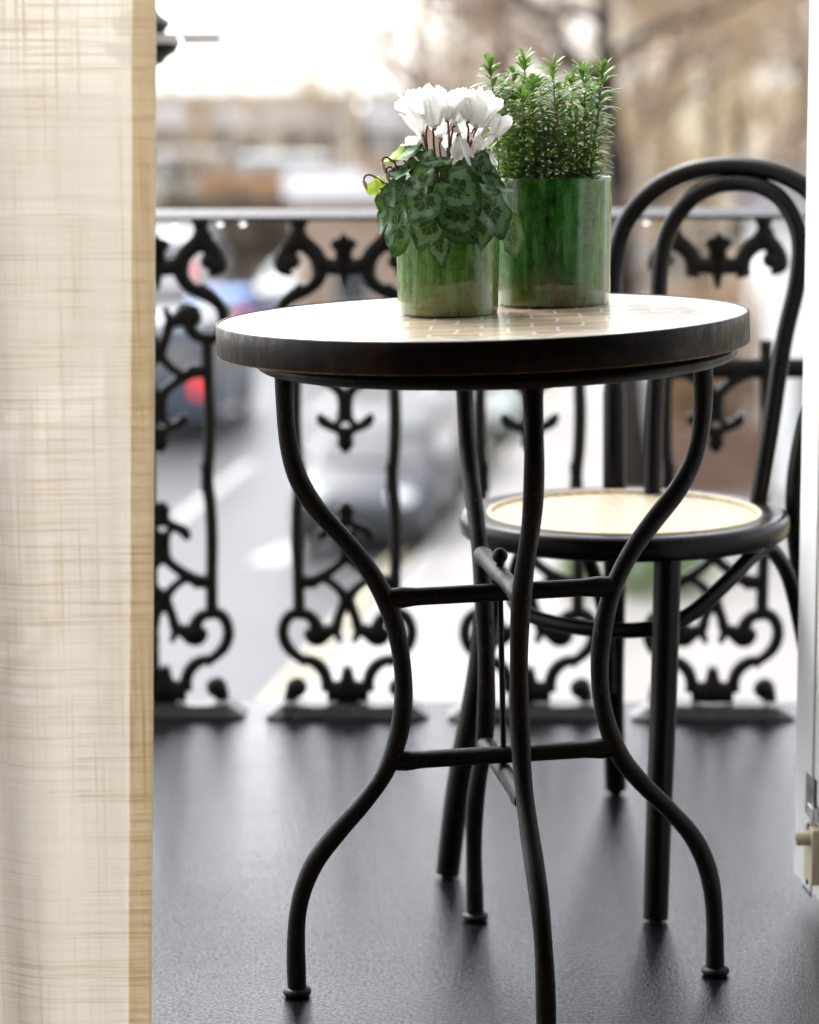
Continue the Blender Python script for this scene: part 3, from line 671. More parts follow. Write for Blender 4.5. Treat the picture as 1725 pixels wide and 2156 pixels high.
G1 = m_glaze('green_glaze_olive_foot', 3.0, (0.014, 0.080, 0.006), (0.080, 0.215, 0.022), (0.19, 0.21, 0.055), (0.17, 0.30, 0.10))
cyc = empty('potted_cyclamen', P1, 'white flowering cyclamen in the shorter green glazed pot', 'potted plant')
pot('pot', P1, P1R, P1H, G1, cyc)
def heart(seed, nr=7, na=36):
    """leaf outline in its own plane: notch at the origin, tip towards +y, length about 1"""
    rr = random.Random(seed); out = []
    lob = 0.1*rr.random()
    for k in range(na+1):
        a = -math.pi + 2*math.pi*k/na        # 0 = tip direction
        b = abs(a)/math.pi
        rad = 0.62 - 0.10*b + 0.13*math.exp(-(a/0.30)**2) - 0.0*b
        if b > 0.78: rad *= 1-0.86*((b-0.78)/0.22)**1.4
        rad *= 1+0.035*math.sin(a*5+seed)+0.020*math.sin(a*11+seed*2)+0.02*math.sin(a*2+seed*3)
        out.append((a, rad))
    return out
def leaf(cpx, size, tipdeg, facing, depth, cup=0.10, seed=0, narrow=1.0, curl=0.0, name='leaf', mat=None, stem=True):
    """cpx: leaf centre as seen from the front; size: length in m; tipdeg: tip direction seen from the front (90 = down)"""
    c = on_y(cpx[0], cpx[1], depth)
    n = facing.normalized(); a = math.radians(tipdeg)
    t = rt*math.cos(a) - up*math.sin(a); t = (t - n*t.dot(n)).normalized(); s_ = t.cross(n)
    m = MB(); H = heart(seed); nr = 8; vs = []; na = len(H)-1; rnd = random.Random(seed+99); ph = rnd.random()*6
    off = 0.30
    for j in range(nr+1):
        e = j/nr
        for k in range(na):
            an, rad = H[k]; rr_ = rad*e
            # centre of the polar grid sits at the petiole, a little in from the notch
            x = rr_*math.sin(an)*narrow*1.0; y = rr_*math.cos(an)*0.98
            zc = cup*(rr_**2)*1.6 + 0.065*math.sin(an*3+ph)*e*e + 0.030*math.sin(an*6+ph*2)*e**3 + 0.05*math.sin(an*2+ph*1.7)*e*e - curl*max(0, y)**2*1.6 - 0.02*abs(math.sin(an*2.5))*e
            p = c + (s_*x + t*(y-off*0.4) + n*zc)*size
            i = m.add([p], []); m.uv[i] = (x, y); m.uv2[i] = (e, k/na)
    m.f += [(j*na+(k+1) % na, (j+1)*na+(k+1) % na, (j+1)*na+k, j*na+k) for j in range(nr) for k in range(na)]
    o = m.build(name, mat or LEAF, cyc, 180)
    if stem:
        p0 = c - t*off*0.4*size - n*0.001; p1 = P1 + Vector((0.012*rnd.uniform(-1, 1), 0.012*rnd.uniform(-1, 1), P1H-0.012))
        mid = (p0+p1)/2 + Vector((0, 0, 0.014)); m = MB()
        m.tube(spline([tuple(p0), tuple(mid), tuple(p1)], 6), 0.0011, 7); m.build('petiole', FSTEM, o, 60)
    return o
Z3 = lambda x, y: (757.9+x*0.2136, 157.9+y*0.2136)
M3 = 0.2136*0.000509
def face(px, lift): # normal leans outwards with sideways place, and up with lift
    dx = (px-945)/110; return Vector((0.75*dx, -math.cos(lift), math.sin(lift)))
LV = [ # x, y in the traced close-up, length, tip direction, lift, distance in front of the pot axis, cup, narrow, curl
 (620, 1030, 215, 105, .30, .066, .20, .92, .1), (985, 1140, 390, 38, .35, .072, .12, .98, .15), (615, 1265, 320, 125, .35, .078, .10, 1.10, .2), (815, 1235, 270, 55, .30, .062, .10, 1.0, .1),
 (665, 1520, 330, 112, .12, .072, .08, .98, .1), (985, 1375, 330, 62, .45, .075, .05, 1.20, .25), (1325, 1370, 390, 66, .20, .064, .10, .80, .1), (375, 1535, 400, 95, .12, .064, .10, .64, .12),
 (985, 1520, 340, 32, .18, .066, .22, .72, .1), (1205, 1520, 290, 95, .12, .060, .10, .85, .1), (1490, 1580, 350, 64, .08, .050, .10, .72, .1), (785, 1690, 320, 86, .0, .062, .10, .58, .05),
 (270, 1250, 290, 100, .22, .044, .22, .62, .1), (1310, 1115, 280, 20, .65, .048, .35, .80, -.15), (1165, 890, 245, 75, .40, .040, .12, 1.0, .1), (640, 880, 270, 35, .50, .040, .15, .95, .1),
 (470, 800, 320, 155, 1.20, .016, .25, .90, 0), (425, 1120, 270, 120, .35, .046, .15, 1.0, .1), (940, 985, 250, 75, .45, .048, .15, .95, .1), (1110, 1050, 260, 50, .45, .044, .15, .9, .1),
 (430, 945, 250, 165, 1.0, .034, .30, .9, .1), (770, 885, 260, -28, 1.1, .050, .30, .65, .1), (500, 1370, 270, 125, .3, .052, .12, .8, .1), (235, 1440, 200, 100, .2, .036, .15, .7, .1),
 (780, 1060, 300, 80, .5, .030, .1, 1, .1), (560, 1170, 300, 100, .5, .034, .1, 1, .1), (1200, 1240, 280, 70, .4, .036, .1, .95, .1), (340, 1380, 260, 100, .3, .034, .1, .8, .1), (840, 1420, 300, 90, .3, .050, .1, 1, .1), (1060, 960, 260, 60, .7, .010, .1, 1, .1), (520, 1000, 250, 110, .7, .012, .1, 1, .1), (1290, 1010, 200, 60, .5, .020, .15, .9, .1),
]
for i, (zx, zy, ln, td, lift, dep, cup, nar, curl) in enumerate(LV):
    px, py = Z3(zx, zy); jr = random.Random(i*7+3)
    leaf((px, py), ln*M3*1.08, td, face(935+(px-935)*.75, lift+.08), P1.y-dep, cup*0.8, i*3+1, nar, curl)
YLEAF = m_thin('young_yellow_leaf', (0.30, 0.42, 0.03), (0.55, 0.75, 0.04), 0.45, 0.45, 0.2)
for i, (zx, zy, ln, td, lift, dep, nar) in enumerate([(150, 1110, 200, 190, 0.3, -0.03, .7), (215, 1090, 170, 100, 0.2, -0.026, .6), (1215, 1040, 190, 60, 0.2, -0.012, .9), (370, 800, 210, 170, 0.9, -0.012, .8)]):
    px, py = Z3(zx, zy); o = leaf((px, py), ln*M3*1.1, td, face(px, lift), P1.y+dep, 0.2, 200+i*5, nar, 0.1, mat=YLEAF); o['label'] = 'young yellow green leaf'

def petal(m, base, d, side, nrm, L, W, twist, flare, ph):
    nu, nv = 5, 7; vs = []
    for j in range(nv+1):
        v = j/nv; wv = W*(0.30+0.70*math.sin(math.pi*min(1, v*0.62+0.10)))*(1 if v < 0.72 else math.sqrt(max(0.0, 1-((v-0.72)/0.30)**2)))
        ang = twist*v; s2 = side*math.cos(ang)+nrm*math.sin(ang); n2 = nrm*math.cos(ang)-side*math.sin(ang)
        for i in range(nu+1):
            u = i/nu*2-1
            p = base + d*(L*v) + n2*(flare*L*v*v) + s2*(wv*u/2) + n2*(0.10*W*(u*u)*(1-v)) + n2*(0.10*W*math.sin(u*5+ph+v*6)*v) + d*(0.05*L*math.sin(u*6+ph)*v*v)
            vs.append(p)
    m.add(vs, [(j*(nu+1)+i, j*(nu+1)+i+1, (j+1)*(nu+1)+i+1, (j+1)*(nu+1)+i) for j in range(nv) for i in range(nu)])
def flower(zx, zy, H, Wd, axisdeg, spread, dep, foot, seed, n=5, hook=0.25):
    """zx, zy: the nose (where the petals start); petals sweep along axisdeg (90 = up in the picture)"""
    rr = random.Random(seed); px, py = Z3(zx, zy); c = on_y(px, py, P1.y+dep); a = math.radians(axisdeg)
    d = (rt*math.cos(a)+up*math.sin(a)); d = (d + Vector((0, rr.uniform(-.15, .15), 0))).normalized()
    e1 = d.orthogonal().normalized(); e2 = d.cross(e1); m = MB(); ph0 = rr.random()*6
    for k in range(n):
        th = ph0+2*math.pi*k/n; o_ = e1*math.cos(th)+e2*math.sin(th); dd = (d*math.cos(spread)+o_*math.sin(spread)).normalized()
        nn = (o_-dd*o_.dot(dd)).normalized(); sd_ = dd.cross(nn)
        petal(m, c+o_*0.0022, dd, sd_, nn, H*M3*rr.uniform(.85, 1.15), Wd*M3*rr.uniform(.78, 1.0), rr.uniform(0.2, 0.9), rr.uniform(0.0, 0.18), rr.random()*6)
    m.ball(c-d*0.0008, 0.0034, 10, 8)
    f = m.build('flower', PETAL, cyc, 180)
    fx, fy = Z3(*foot); q = on_y(fx, fy, P1.y+dep*0.6); b = P1+Vector((rr.uniform(-.008, .008), rr.uniform(-.008, .008), P1H-0.012))
    h0 = c-d*0.003; m = MB()
    side = rt*rr.choice((-1, 1))*0.002
    pts = [tuple(h0), tuple(h0 - d*0.002+Vector((0, -0.0015, 0))+side), tuple(h0+(q-h0)*0.25+side*0.6), tuple(q), tuple(b)]
    m.tube(spline(pts, 6), 0.00115, 8); m.build('flower_stem', FSTEM, f, 60)
    m = MB(); m.ball(h0, 0.0021, 10, 8); m.build('calyx', plain('calyx_brown', (0.05, 0.045, 0.02), 0.6), f, 60) if seed == 1 else m.build('calyx', bpy.data.materials['calyx_brown'], f, 60)
    return f
FL = [(640, 410, 290, 210, 112, .42, -0.018, (665, 720), 1), (735, 500, 330, 220, 95, .36, -0.024, (742, 790), 2), (860, 420, 300, 230, 80, .40, -0.014, (880, 720), 3),
      (935, 470, 330, 220, 86, .36, -0.004, (895, 740), 4), (1075, 430, 270, 200, 88, .42, -0.012, (1062, 640), 5), (1150, 500, 340, 230, 72, .36, -0.020, (1050, 700), 6),
      (1330, 590, 210, 150, 66, .28, -0.014, (1240, 720), 7), (580, 660, 190, 110, 140, .75, -0.010, (640, 760), 8), (985, 630, 270, 150, -88, .34, -0.034, (900, 800), 9),
      (1165, 740, 170, 100, 75, .50, -0.026, (1120, 860), 10), (1080, 640, 200, 160, 85, .5, 0.010, (1060, 700), 11), (600, 560, 230, 190, 100, .5, 0.006, (650, 720), 12),
      (790, 590, 260, 180, 92, .40, 0.016, (790, 760), 13), (560, 380, 230, 190, 120, .5, 0.008, (650, 700), 14), (1230, 400, 230, 170, 70, .45, 0.004, (1100, 660), 15), (870, 720, 170, 130, 80, .5, 0.02, (860, 800), 16), (1270, 780, 120, 70, -80, .3, -0.02, (1200, 850), 17)]
for zx, zy, H, Wd, ad, sp, dep, foot, sd_i in FL: flower(zx, zy, H, Wd, ad, sp, dep, foot, sd_i)
for pts_, r_ in (([(330, 1130), (230, 1060), (120, 990), (60, 990), (38, 1030)], None), ([(370, 920), (320, 850), (265, 810), (230, 820), (220, 860)], None), ([(350, 990), (330, 930), (290, 905), (262, 930), (262, 960)], None)):
    m = MB(); q = [tuple(on_y(*Z3(*p), P1.y-0.028)) for p in pts_]; root_ = tuple(P1+Vector((-0.02, 0, P1H-0.01)))
    e = Vector(q[-1]); e2 = e + (-up*0.012+rt*0.0035)
    bm_ = MB(); bm_.tube([e+up*0.001, e-up*0.002, e+(e2-e)*0.35, e+(e2-e)*0.75, e2], [0.0008, 0.0019, 0.0024, 0.0017, 0.0003], 10)
    bd = bm_.build('flower_bud', BUD, cyc, 60)
    m.tube(spline([root_]+q, 6), 0.0011, 8); m.build('flower_stem', FSTEM, bd, 60)

# ------------------------------------------------------------------ potted rosemary
P2 = Vector((0.0785, 0.127, TOPZ+0.0785*TILT-0.001)); P2R, P2H = 0.0655, 0.142
G2 = m_glaze('deep_green_glaze', 11.0, (0.007, 0.050, 0.007), (0.030, 0.155, 0.017), (0.12, 0.12, 0.032), (0.11, 0.27, 0.10))
ros = empty('potted_rosemary', P2, 'upright rosemary bush in the taller green glazed pot', 'potted plant')
pot('pot', P2, P2R, P2H, G2, ros, 0.985)
Z4 = lambda x, y: (1000+x*0.1892, 105.3+y*0.1892)
M4 = 0.1892*0.000525
def sprig(pts, dep, seed, nl=(185, 290), width=1.0):
    rr = random.Random(seed); q = [on_y(*Z4(*p), P2.y+dep) for p in pts]; q[0] = Vector((q[0].x, q[0].y, P2.z+P2H-0.014)) if pts[0][1] > 1300 else q[0]
    S = [Vector(v) for v in spline([tuple(v) for v in q], 10)]
    m = MB(); m.tube(S, [0.0013-0.0007*i/len(S) for i in range(len(S))], 7); st = m.build('sprig', RSTEM, ros, 60)
    L = [0.0]
    for i in range(1, len(S)): L.append(L[-1]+(S[i]-S[i-1]).length)
    m = MB(); d = 0.010; k = 0
    while d < L[-1]-0.001:
        i = next(j for j in range(1, len(S)) if L[j] >= d); f = (d-L[i-1])/(L[i]-L[i-1]+1e-9); p = S[i-1].lerp(S[i], f); t = (S[i]-S[i-1]).normalized()
        e1 = t.orthogonal().normalized(); e2 = t.cross(e1); fr = d/L[-1]
        nn = rr.choice((3, 3, 4))
        for s in range(nn):
            th = k*1.57+s*2*math.pi/nn+rr.uniform(-.35, .35); o = e1*math.cos(th)+e2*math.sin(th)
            ln = rr.uniform(*nl)*M4*(1.0 if fr < 0.9 else 0.8); el = rr.uniform(0.30, 0.95) + (0.5 if fr > 0.9 else 0) - 0.15*(1-fr)
            w = rr.uniform(0.0033, 0.0049)*width; bend = rr.uniform(0.2, 0.95); tw = rr.uniform(-.5, .5)
            sd_ = t.cross(o).normalized(); vs = []; ns = 6
            pos = Vector(p)
            for j in range(ns+1):
                v = j/ns; ee = el-bend*v*1.3; dv = o*math.cos(ee)+t*math.sin(ee)
                if j: pos = pos+dv*(ln/ns)
                nv = t*math.cos(ee)-o*math.sin(ee); ww = w*(0.5+0.5*min(1, v*4))*(1 if v < 0.8 else max(0.12, 1-((v-.8)/.2)**2*.9))
                for u, dz in ((-1, 0.0), (0, 0.35), (1, 0.0)):
                    vs.append(pos+(sd_*math.cos(tw*v)+nv*math.sin(tw*v))*(u*ww*0.5)+nv*(dz*ww*0.5))
            o_ = m.add(vs, [((j+1)*3+i_, (j+1)*3+i_+1, j*3+i_+1, j*3+i_) for j in range(ns) for i_ in (0, 1)])
        d += rr.uniform(0.0030, 0.0047); k += 1
    # tip tuft
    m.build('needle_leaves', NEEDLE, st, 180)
SP = [([(270, 1400), (250, 1050), (230, 700), (160, 150)], 0.0), ([(505, 1400), (515, 1050), (535, 700), (540, 480)], -0.034), ([(690, 1400), (660, 950), (640, 600), (650, 360)], -0.015),
      ([(975, 1400), (935, 950), (890, 560), (868, 170)], -0.038), ([(1205, 1400), (1225, 850), (1220, 500), (1200, 220)], -0.012), ([(1250, 1400), (1340, 950), (1385, 560), (1420, 200)], -0.022),
      ([(560, 1400), (540, 800), (555, 400), (555, 90)], 0.010), ([(1070, 1400), (1060, 900), (1080, 560), (1090, 320)], 0.018), ([(420, 1400), (430, 950), (410, 600), (440, 260)], 0.022),
      ([(800, 1400), (770, 950), (740, 600), (720, 330)], 0.024), ([(400, 1400), (370, 1150), (330, 1000), (300, 840)], -0.030), ([(1290, 1400), (1310, 1280), (1340, 1180), (1350, 1080)], -0.030), ([(880, 1400), (870, 1050), (900, 760), (960, 480)], 0.0), ([(1150, 1400), (1130, 1100), (1120, 900), (1130, 760)], -0.034), ([(600, 1400), (620, 1200), (600, 1080), (610, 980)], -0.04), ([(350, 1400), (330, 1000), (330, 700), (310, 420)], 0.03), ([(640, 1400), (620, 1000), (610, 600), (620, 420)], 0.036), ([(930, 1400), (980, 1000), (1000, 700), (990, 380)], 0.034), ([(1180, 1400), (1290, 1000), (1310, 700), (1300, 420)], 0.028), ([(760, 1400), (790, 1200), (800, 1000), (820, 860)], -0.03), ([(1080, 1400), (1100, 1250), (1080, 1150), (1060, 1080)], -0.042)]
for i, (pts_, dep) in enumerate(SP): sprig(pts_, dep, 40+i)

# ------------------------------------------------------------------ the street below
ZS = -6.2
def g(px, py): return on_z(px, py, ZS)
SA = math.radians(7.0); sv = Vector((math.sin(SA), math.cos(SA), 0)); sn = Vector((math.cos(SA), -math.sin(SA), 0))
K0 = g(765, 1330); 
def st(t, o, z=0.0): return Vector((K0.x, K0.y, ZS+z)) + sv*t + sn*o
def strip(name, mat, o0, o1, t0, t1, z, kind='structure', nseg=1):
    m = MB(); m.add([st(t0, o0, z), st(t0, o1, z), st(t1, o1, z), st(t1, o0, z)], [(0, 1, 2, 3)]); o = m.build(name, mat, None, 0); o['kind'] = kind; return o
WETROAD = m_ground('wet_asphalt', (0.024, 0.024, 0.029), (0.038, 0.037, 0.043), 0.4, 0.42, 6.0, 0.38)
PAVE = m_ground('wet_paving', (0.24, 0.225, 0.21), (0.32, 0.30, 0.28), 0.5, 0.35, 4.0, 0.6)
GROUND = m_ground('winter_ground', (0.36, 0.30, 0.22), (0.24, 0.235, 0.14), 0.06, 0.95, 1.2, low=((0.12, 0.105, 0.095), (0.085, 0.085, 0.055)))
# terrain: flat by the road, a wooded bank rising on the right, falling away on the left
def hz(x, y):
    t = (x-K0.x)*sv.x+(y-K0.y)*sv.y; o = (x-K0.x)*sn.x+(y-K0.y)*sn.y
    up_ = 17*max(0, min(1, (o-11)/26))*max(0, min(1, (t-18)/50))
    lf = max(0, min(1, (8-o)/10))
    dn_ = lf*(3.0*max(0, min(1, (t-50)/18))-1.3*max(0, min(1, (t-76)/8)))
    return up_+dn_
m = MB(); nx, ny = 90, 90; xs = np.linspace(-220, 260, nx+1); ys = np.concatenate([np.linspace(-60, 140, 61), np.linspace(150, 900, 30)])
vs = [(x, y, ZS-0.03+hz(x, y)) for y in ys for x in xs]
m.add(vs, [(j*(nx+1)+i, j*(nx+1)+i+1, (j+1)*(nx+1)+i+1, (j+1)*(nx+1)+i) for j in range(len(ys)-1) for i in range(nx)])
o = m.build('ground', GROUND, None, 180); o['kind'] = 'structure'
strip('road', WETROAD, -9.2, 0, -45, 95, 0.0)
def kerbbox(name, mat, o0, o1, z):
    m = MB(); a = [st(-45, o0, -0.02), st(-45, o1, -0.02), st(95, o1, -0.02), st(95, o0, -0.02)]; b = [p+Vector((0, 0, z+0.02)) for p in a]
    m.add(a+b, [(0, 1, 2, 3), (4, 5, 6, 7), (0, 1, 5, 4), (1, 2, 6, 5), (2, 3, 7, 6), (3, 0, 4, 7)]); o = m.build(name, mat, None, 0); o['kind'] = 'structure'
kerbbox('kerb', plain('granite_kerb', (0.3, 0.29, 0.28), 0.5, 0.5, 0.2, 3), 0.002, 0.16, 0.125); kerbbox('pavement', PAVE, 0.162, 10.5, 0.12); kerbbox('far_kerb', PAVE, -11.5, -9.202, 0.12)
YEL = plain('yellow_road_paint', (0.46, 0.41, 0.26), 0.5, 0.5, 0.25, 3); WPT = plain('white_road_paint', (0.36, 0.36, 0.34), 0.45, 0.5, 0.2, 3)
strip('yellow_line', YEL, -0.32, -0.22, -45, 95, 0.004); strip('yellow_line', YEL, -0.52, -0.42, -45, 95, 0.004)
a, b = g(365, 1100), g(530, 972)
def dash(a, b, w=0.2):
    d = (b-a).normalized(); s = Vector((d.y, -d.x, 0))*w/2; m = MB(); z = Vector((0, 0, 0.004))
    m.add([a-s+z, a+s+z, b+s+z, b-s+z], [(0, 1, 2, 3)]); o = m.build('lane_dash', WPT, None, 0); o['kind'] = 'structure'
dash(a, b, 0.22); dl = (b-a)
for k in (-2, 2, 4, 6): dash(a+dl*k, b+dl*k, 0.22)
dash(g(552, 1185), g(625, 1150), 0.5)

# vehicles
GLASS = m_glass('car_glass', (0.03, 0.035, 0.04)); TYRE = plain('tyre_rubber', (0.02, 0.02, 0.02), 0.8); ALLOY = plain('alloy_wheel', (0.4, 0.4, 0.42), 0.35, 0.5, 0.1, metal=0.8)
HEADL = plain('headlight_lens', (0.75, 0.77, 0.8), 0.1, 0.8, 0.05); TAILL = m_emit('red_tail_light', (0.75, 0.03, 0.03), 0.35); BLACKP = plain('black_bumper', (0.015, 0.015, 0.017), 0.5)
CARP = dict(
  hatch=dict(L=4.1, W=1.76, prof=[(-2.0, .32), (-2.05, .6), (-1.98, .95), (-1.75, 1.25), (-1.35, 1.45), (-.2, 1.48), (.35, 1.36), (1.0, .98), (1.75, .84), (2.0, .65), (2.04, .45), (1.98, .28)], ws=((0.36, 1.35), (1.0, 1.0)), rw=((-1.93, 1.0), (-1.68, 1.32)), side=[(-1.5, .98), (-1.2, 1.35), (-.2, 1.40), (.3, 1.28), (.8, .98)], wheel=(1.28, -1.25), wr=.31),
  van=dict(L=5.2, W=1.95, prof=[(-2.55, .35), (-2.6, .7), (-2.58, 1.8), (-2.45, 2.25), (-2.2, 2.35), (1.1, 2.35), (1.5, 2.15), (2.0, 1.35), (2.45, 1.1), (2.58, .8), (2.6, .5), (2.5, .3)], ws=((1.52, 2.1), (1.98, 1.4)), rw=((-2.6, 1.35), (-2.55, 1.95)), side=[(.2, 1.3), (.2, 1.95), (1.2, 1.95), (1.7, 1.3)], wheel=(1.65, -1.6), wr=.35))
def make_car(style, pos, heading, paint, label, group, cat='car', name='parked_car'):
    S = CARP[style]; root = empty(name, (0, 0, 0), label, cat, group); W = S['W']/2; P = S['prof']; zmax = max(z for x, z in P); m = MB()
    belt = 0.95 if style == 'hatch' else 1.3
    def hw2(z): return W*(1.0 if z < belt else 1-0.20*((z-belt)/(zmax-belt)) if style == 'hatch' else 1-0.08*max(0, (z-belt)/(zmax-belt)))
    cx = sum(x for x, z in P)/len(P); czm = sum(z for x, z in P)/len(P)
    rings = []
    for f, ins in ((-1, .955), (-.955, .985), (-.9, 1.0), (.9, 1.0), (.955, .985), (1, .955)):
        rings.append([(cx+(x-cx)*ins, hw2(z)*f, czm+(z-czm)*ins) for x, z in P])
    n = len(P); vs = [v for r_ in rings for v in r_]
    fs = [(i*n+k, (i+1)*n+k, (i+1)*n+(k+1) % n, i*n+(k+1) % n) for i in range(5) for k in range(n)] + [tuple(range(n)), tuple(5*n+k for k in range(n-1, -1, -1))]
    m.add(vs, fs); m.build('body', paint, root, 35)
    def slope(nm, a, b, w0, off, mat):
        (x0, z0), (x1, z1) = a, b; d = Vector((x1-x0, 0, z1-z0)).normalized(); nn = Vector((-d.z, 0, d.x)); nn = nn if (nn.x*(1 if x0+x1 > 0 else -1)) > 0 else -nn
        m = MB(); h0, h1 = hw2(z0)*w0, hw2(z1)*w0; o = nn*off
        m.add([Vector((x0, -h0, z0))+o, Vector((x0, h0, z0))+o, Vector((x1, h1, z1))+o, Vector((x1, -h1, z1))+o], [(0, 1, 2, 3)]); return m.build(nm, mat, root, 0)
    slope('windscreen', S['ws'][0], S['ws'][1], .84, .03, GLASS); slope('rear_window', S['rw'][0], S['rw'][1], .8, .03, GLASS)
    for s in (-1, 1):
        m = MB(); m.add([(x, s*(hw2(z)*1.0+0.012), z) for x, z in S['side']], [tuple(range(len(S['side'])))]); m.build('side_window', GLASS, root, 0)
        for wx in S['wheel']:
            m = MB(); r = S['wr']; c = Vector((wx, s*(W-0.08), r)); rot = Matrix.Rotation(math.pi/2, 3, 'X')
            m.lathe([(0.6*r, -.1), (r*.95, -.1), (r, -.06), (r, .06), (r*.95, .1), (.6*r, .1)], c, 24, rot); wh = m.build('wheel', TYRE, root, 50)
            m = MB(); m.lathe([(0, -.09), (r*.6, -.085), (r*.62, .085), (0, .09)], c, 24, rot); m.build('rim', ALLOY, wh, 50)
        xf = max(x for x, z in P); xr = min(x for x, z in P)
        m = MB(); m.ball((xf-.16, s*(W-.28), .68 if style == 'hatch' else .95), .2, 14, 8, (.8, 1, .55)); m.build('headlight', HEADL, root, 180)
        m = MB(); m.box((xr+.06, s*(W-.13), .92 if style == 'hatch' else 1.15), (.12, .16, .3 if style == 'hatch' else .55)); m.build('tail_light', TAILL, root, 0)
        m = MB(); m.box(((S['ws'][1][0]-.15), s*(W+.09), belt+.06), (.1, .18, .13)); m.build('door_mirror', paint, root, 0)
    m = MB(); m.box((xf-.08, 0, .34), (.24, W*1.85, .26)); m.build('front_bumper', BLACKP, root, 0)
    m = MB(); m.box((xr+.08, 0, .36), (.24, W*1.85, .2)); m.build('rear_bumper', BLACKP, root, 0)
    root.location = pos; root.rotation_euler = (0, 0, heading); return root
HS = math.atan2(sv.y, sv.x)
CP = lambda nm, c, r=0.25: plain(nm, c, r, 0.4, 0.06, 1.0, coat=0.2)
SILV, GREYV, BLUEV, PALEG, BLKC, WHV = CP('silver_paint', (0.055, 0.060, 0.072), .4), CP('slate_blue_paint', (0.07, 0.085, 0.12)), CP('bright_blue_paint', (0.05, 0.19, 0.55)), CP('pale_green_paint', (0.42, 0.48, 0.46)), CP('black_paint', (0.02, 0.02, 0.024)), CP('white_paint', (0.7, 0.7, 0.72))
def along(px, py, o=None):
    p = g(px, py); t = (p-K0).dot(sv); oo = (p-K0).dot(sn) if o is None else o; return st(t, oo)
GP = 'vehicles parked and driving in the street'
c = along(752, 1165) + sv*2.4; big = make_car('hatch', c, HS+math.pi, SILV, 'silver hatchback facing the balcony beside the yellow kerb line', GP); big.scale = (1.2, 1.14, 1.22)
c2 = c + sv*5.6 + sn*0.05; make_car('hatch', c2, HS+math.pi, BLKC, 'black car parked directly behind the silver hatchback', GP)
c3 = c2 + sv*5.9; make_car('hatch', c3, HS+math.pi, PALEG, 'pale grey green car, third back in the kerbside row', GP)
c = along(330, 925) + sv*2.6; make_car('van', c, HS, GREYV, 'dark slate blue van with red tail lights left of the table', GP, 'van', 'van')
c = along(455, 735) + sv*2.0; make_car('hatch', c, HS, BLUEV, 'bright blue car ahead of the slate blue van', GP)
c = along(600, 660) + sv*2.0; make_car('hatch', c, HS+math.pi, PALEG, 'pale green car coming along the far carriageway', GP)
c = along(345, 650) + sv*2.6; make_car('van', c, HS, WHV, 'white van beyond the slate blue van near the curtain edge', GP, 'van', 'van')

# trees
BARK = plain('grey_brown_bark', (0.028, 0.021, 0.018), 0.9, 0.2, 0.35, 3, bump=0.6, bscale=8); BARKT = plain('tan_bark', (0.42, 0.30, 0.17), 0.9, 0.2, 0.3, 2)
TWIG = plain('winter_twigs', (0.27, 0.20, 0.15), 0.9, 0.2, 0.35, 0.4); TWIGT = plain('tan_twigs', (0.40, 0.30, 0.18), 0.9, 0.2, 0.35, 0.4)
def gen_tree(seed, H, r0, lean=(0, 0), spread=0.9, levels=5, twig=0.012):
    rr = random.Random(seed); T, Cn = MB(), MB()
    tr = []; p = Vector((0, 0, 0)); d = Vector((lean[0], lean[1], 1)).normalized()
    for i in range(9):
        tr.append((*p, r0*(1-0.075*i) * (1.35 if i == 0 else 1))); p = p + d*(H*0.62/8); d = (d+Vector((rr.uniform(-.06, .06), rr.uniform(-.06, .06), 0))).normalized()
    S = spline(tr, 3); T.tube([s[:3] for s in S], [s[3] for s in S], 12)
    def branch(p, d, L, r, lev):
        n = 4; pts = [tuple(p)]; rad = [r]
        for i in range(n):
            d = (d+Vector((rr.gauss(0, .16), rr.gauss(0, .16), rr.gauss(0.05, .12)))).normalized(); p = p+d*(L/n); pts.append(tuple(p)); rad.append(max(twig*0.7, r*(1-0.16*(i+1))))
            if lev > 0 and i >= 1:
                for _ in range(2 if lev > 1 else 3):
                    a = rr.uniform(0, 6.283); o = d.orthogonal().normalized(); o = (o*math.cos(a)+d.cross(o)*math.sin(a))
                    branch(Vector(p), (d*0.75+o*spread*rr.uniform(.5, 1.0)+Vector((0, 0, .12))).normalized(), L*rr.uniform(.5, .72), r*0.52, lev-1)
        (Cn).tube(pts, rad, 5 if r > .04 else 3, False)
    tp = Vector(tr[-1][:3])
    for i in range(3 if levels > 4 else 6, 9):
        for _ in range(2 if i < 8 else 4):
            a = rr.uniform(0, 6.283); b = Vector(tr[i][:3])
            branch(b, Vector((math.cos(a)*.8, math.sin(a)*.8, rr.uniform(.25, 1.1))).normalized(), H*rr.uniform(.2, .32), tr[i][3]*0.5, levels-3 if levels-3 > 0 else 1)
    return T, Cn
TREES = {}
def tree(kind, pos, label, rz=0.0, sc=1.0, group='bare street trees'):
    if kind not in TREES:
        par = dict(big=(3, 15, .30, (-.03, 0), .9, 5, .016), tall=(9, 18, .22, (0.02, 0), .8, 5, .014), tan=(21, 17, .19, (0, 0), .6, 4, .014), scrub=(33, 9, .13, (.05, 0), 1.0, 5, .016))[kind]
        T, Cn = gen_tree(*par); root = empty('bare_tree', (0, 0, 0), label, 'tree', group)
        T.build('trunk', BARKT if kind == 'tan' else BARK, root, 60); Cn.build('crown', TWIGT if kind in ('tan', 'scrub') else TWIG, root, 60); TREES[kind] = root
    else:
        root = copy_tree(TREES[kind]); root['label'] = label; root['group'] = group
    root.location = pos; root.rotation_euler = (0, 0, rz); root.scale = (sc, sc, sc); return root
def gh(px, t):   # place on the terrain along the view through column px, t metres away
    d = ray(px, 400); d = Vector((d.x, d.y, 0)).normalized(); p = Vector((CAM.x, CAM.y, 0))+d*t; return Vector((p.x, p.y, ZS-0.05+hz(p.x, p.y)))
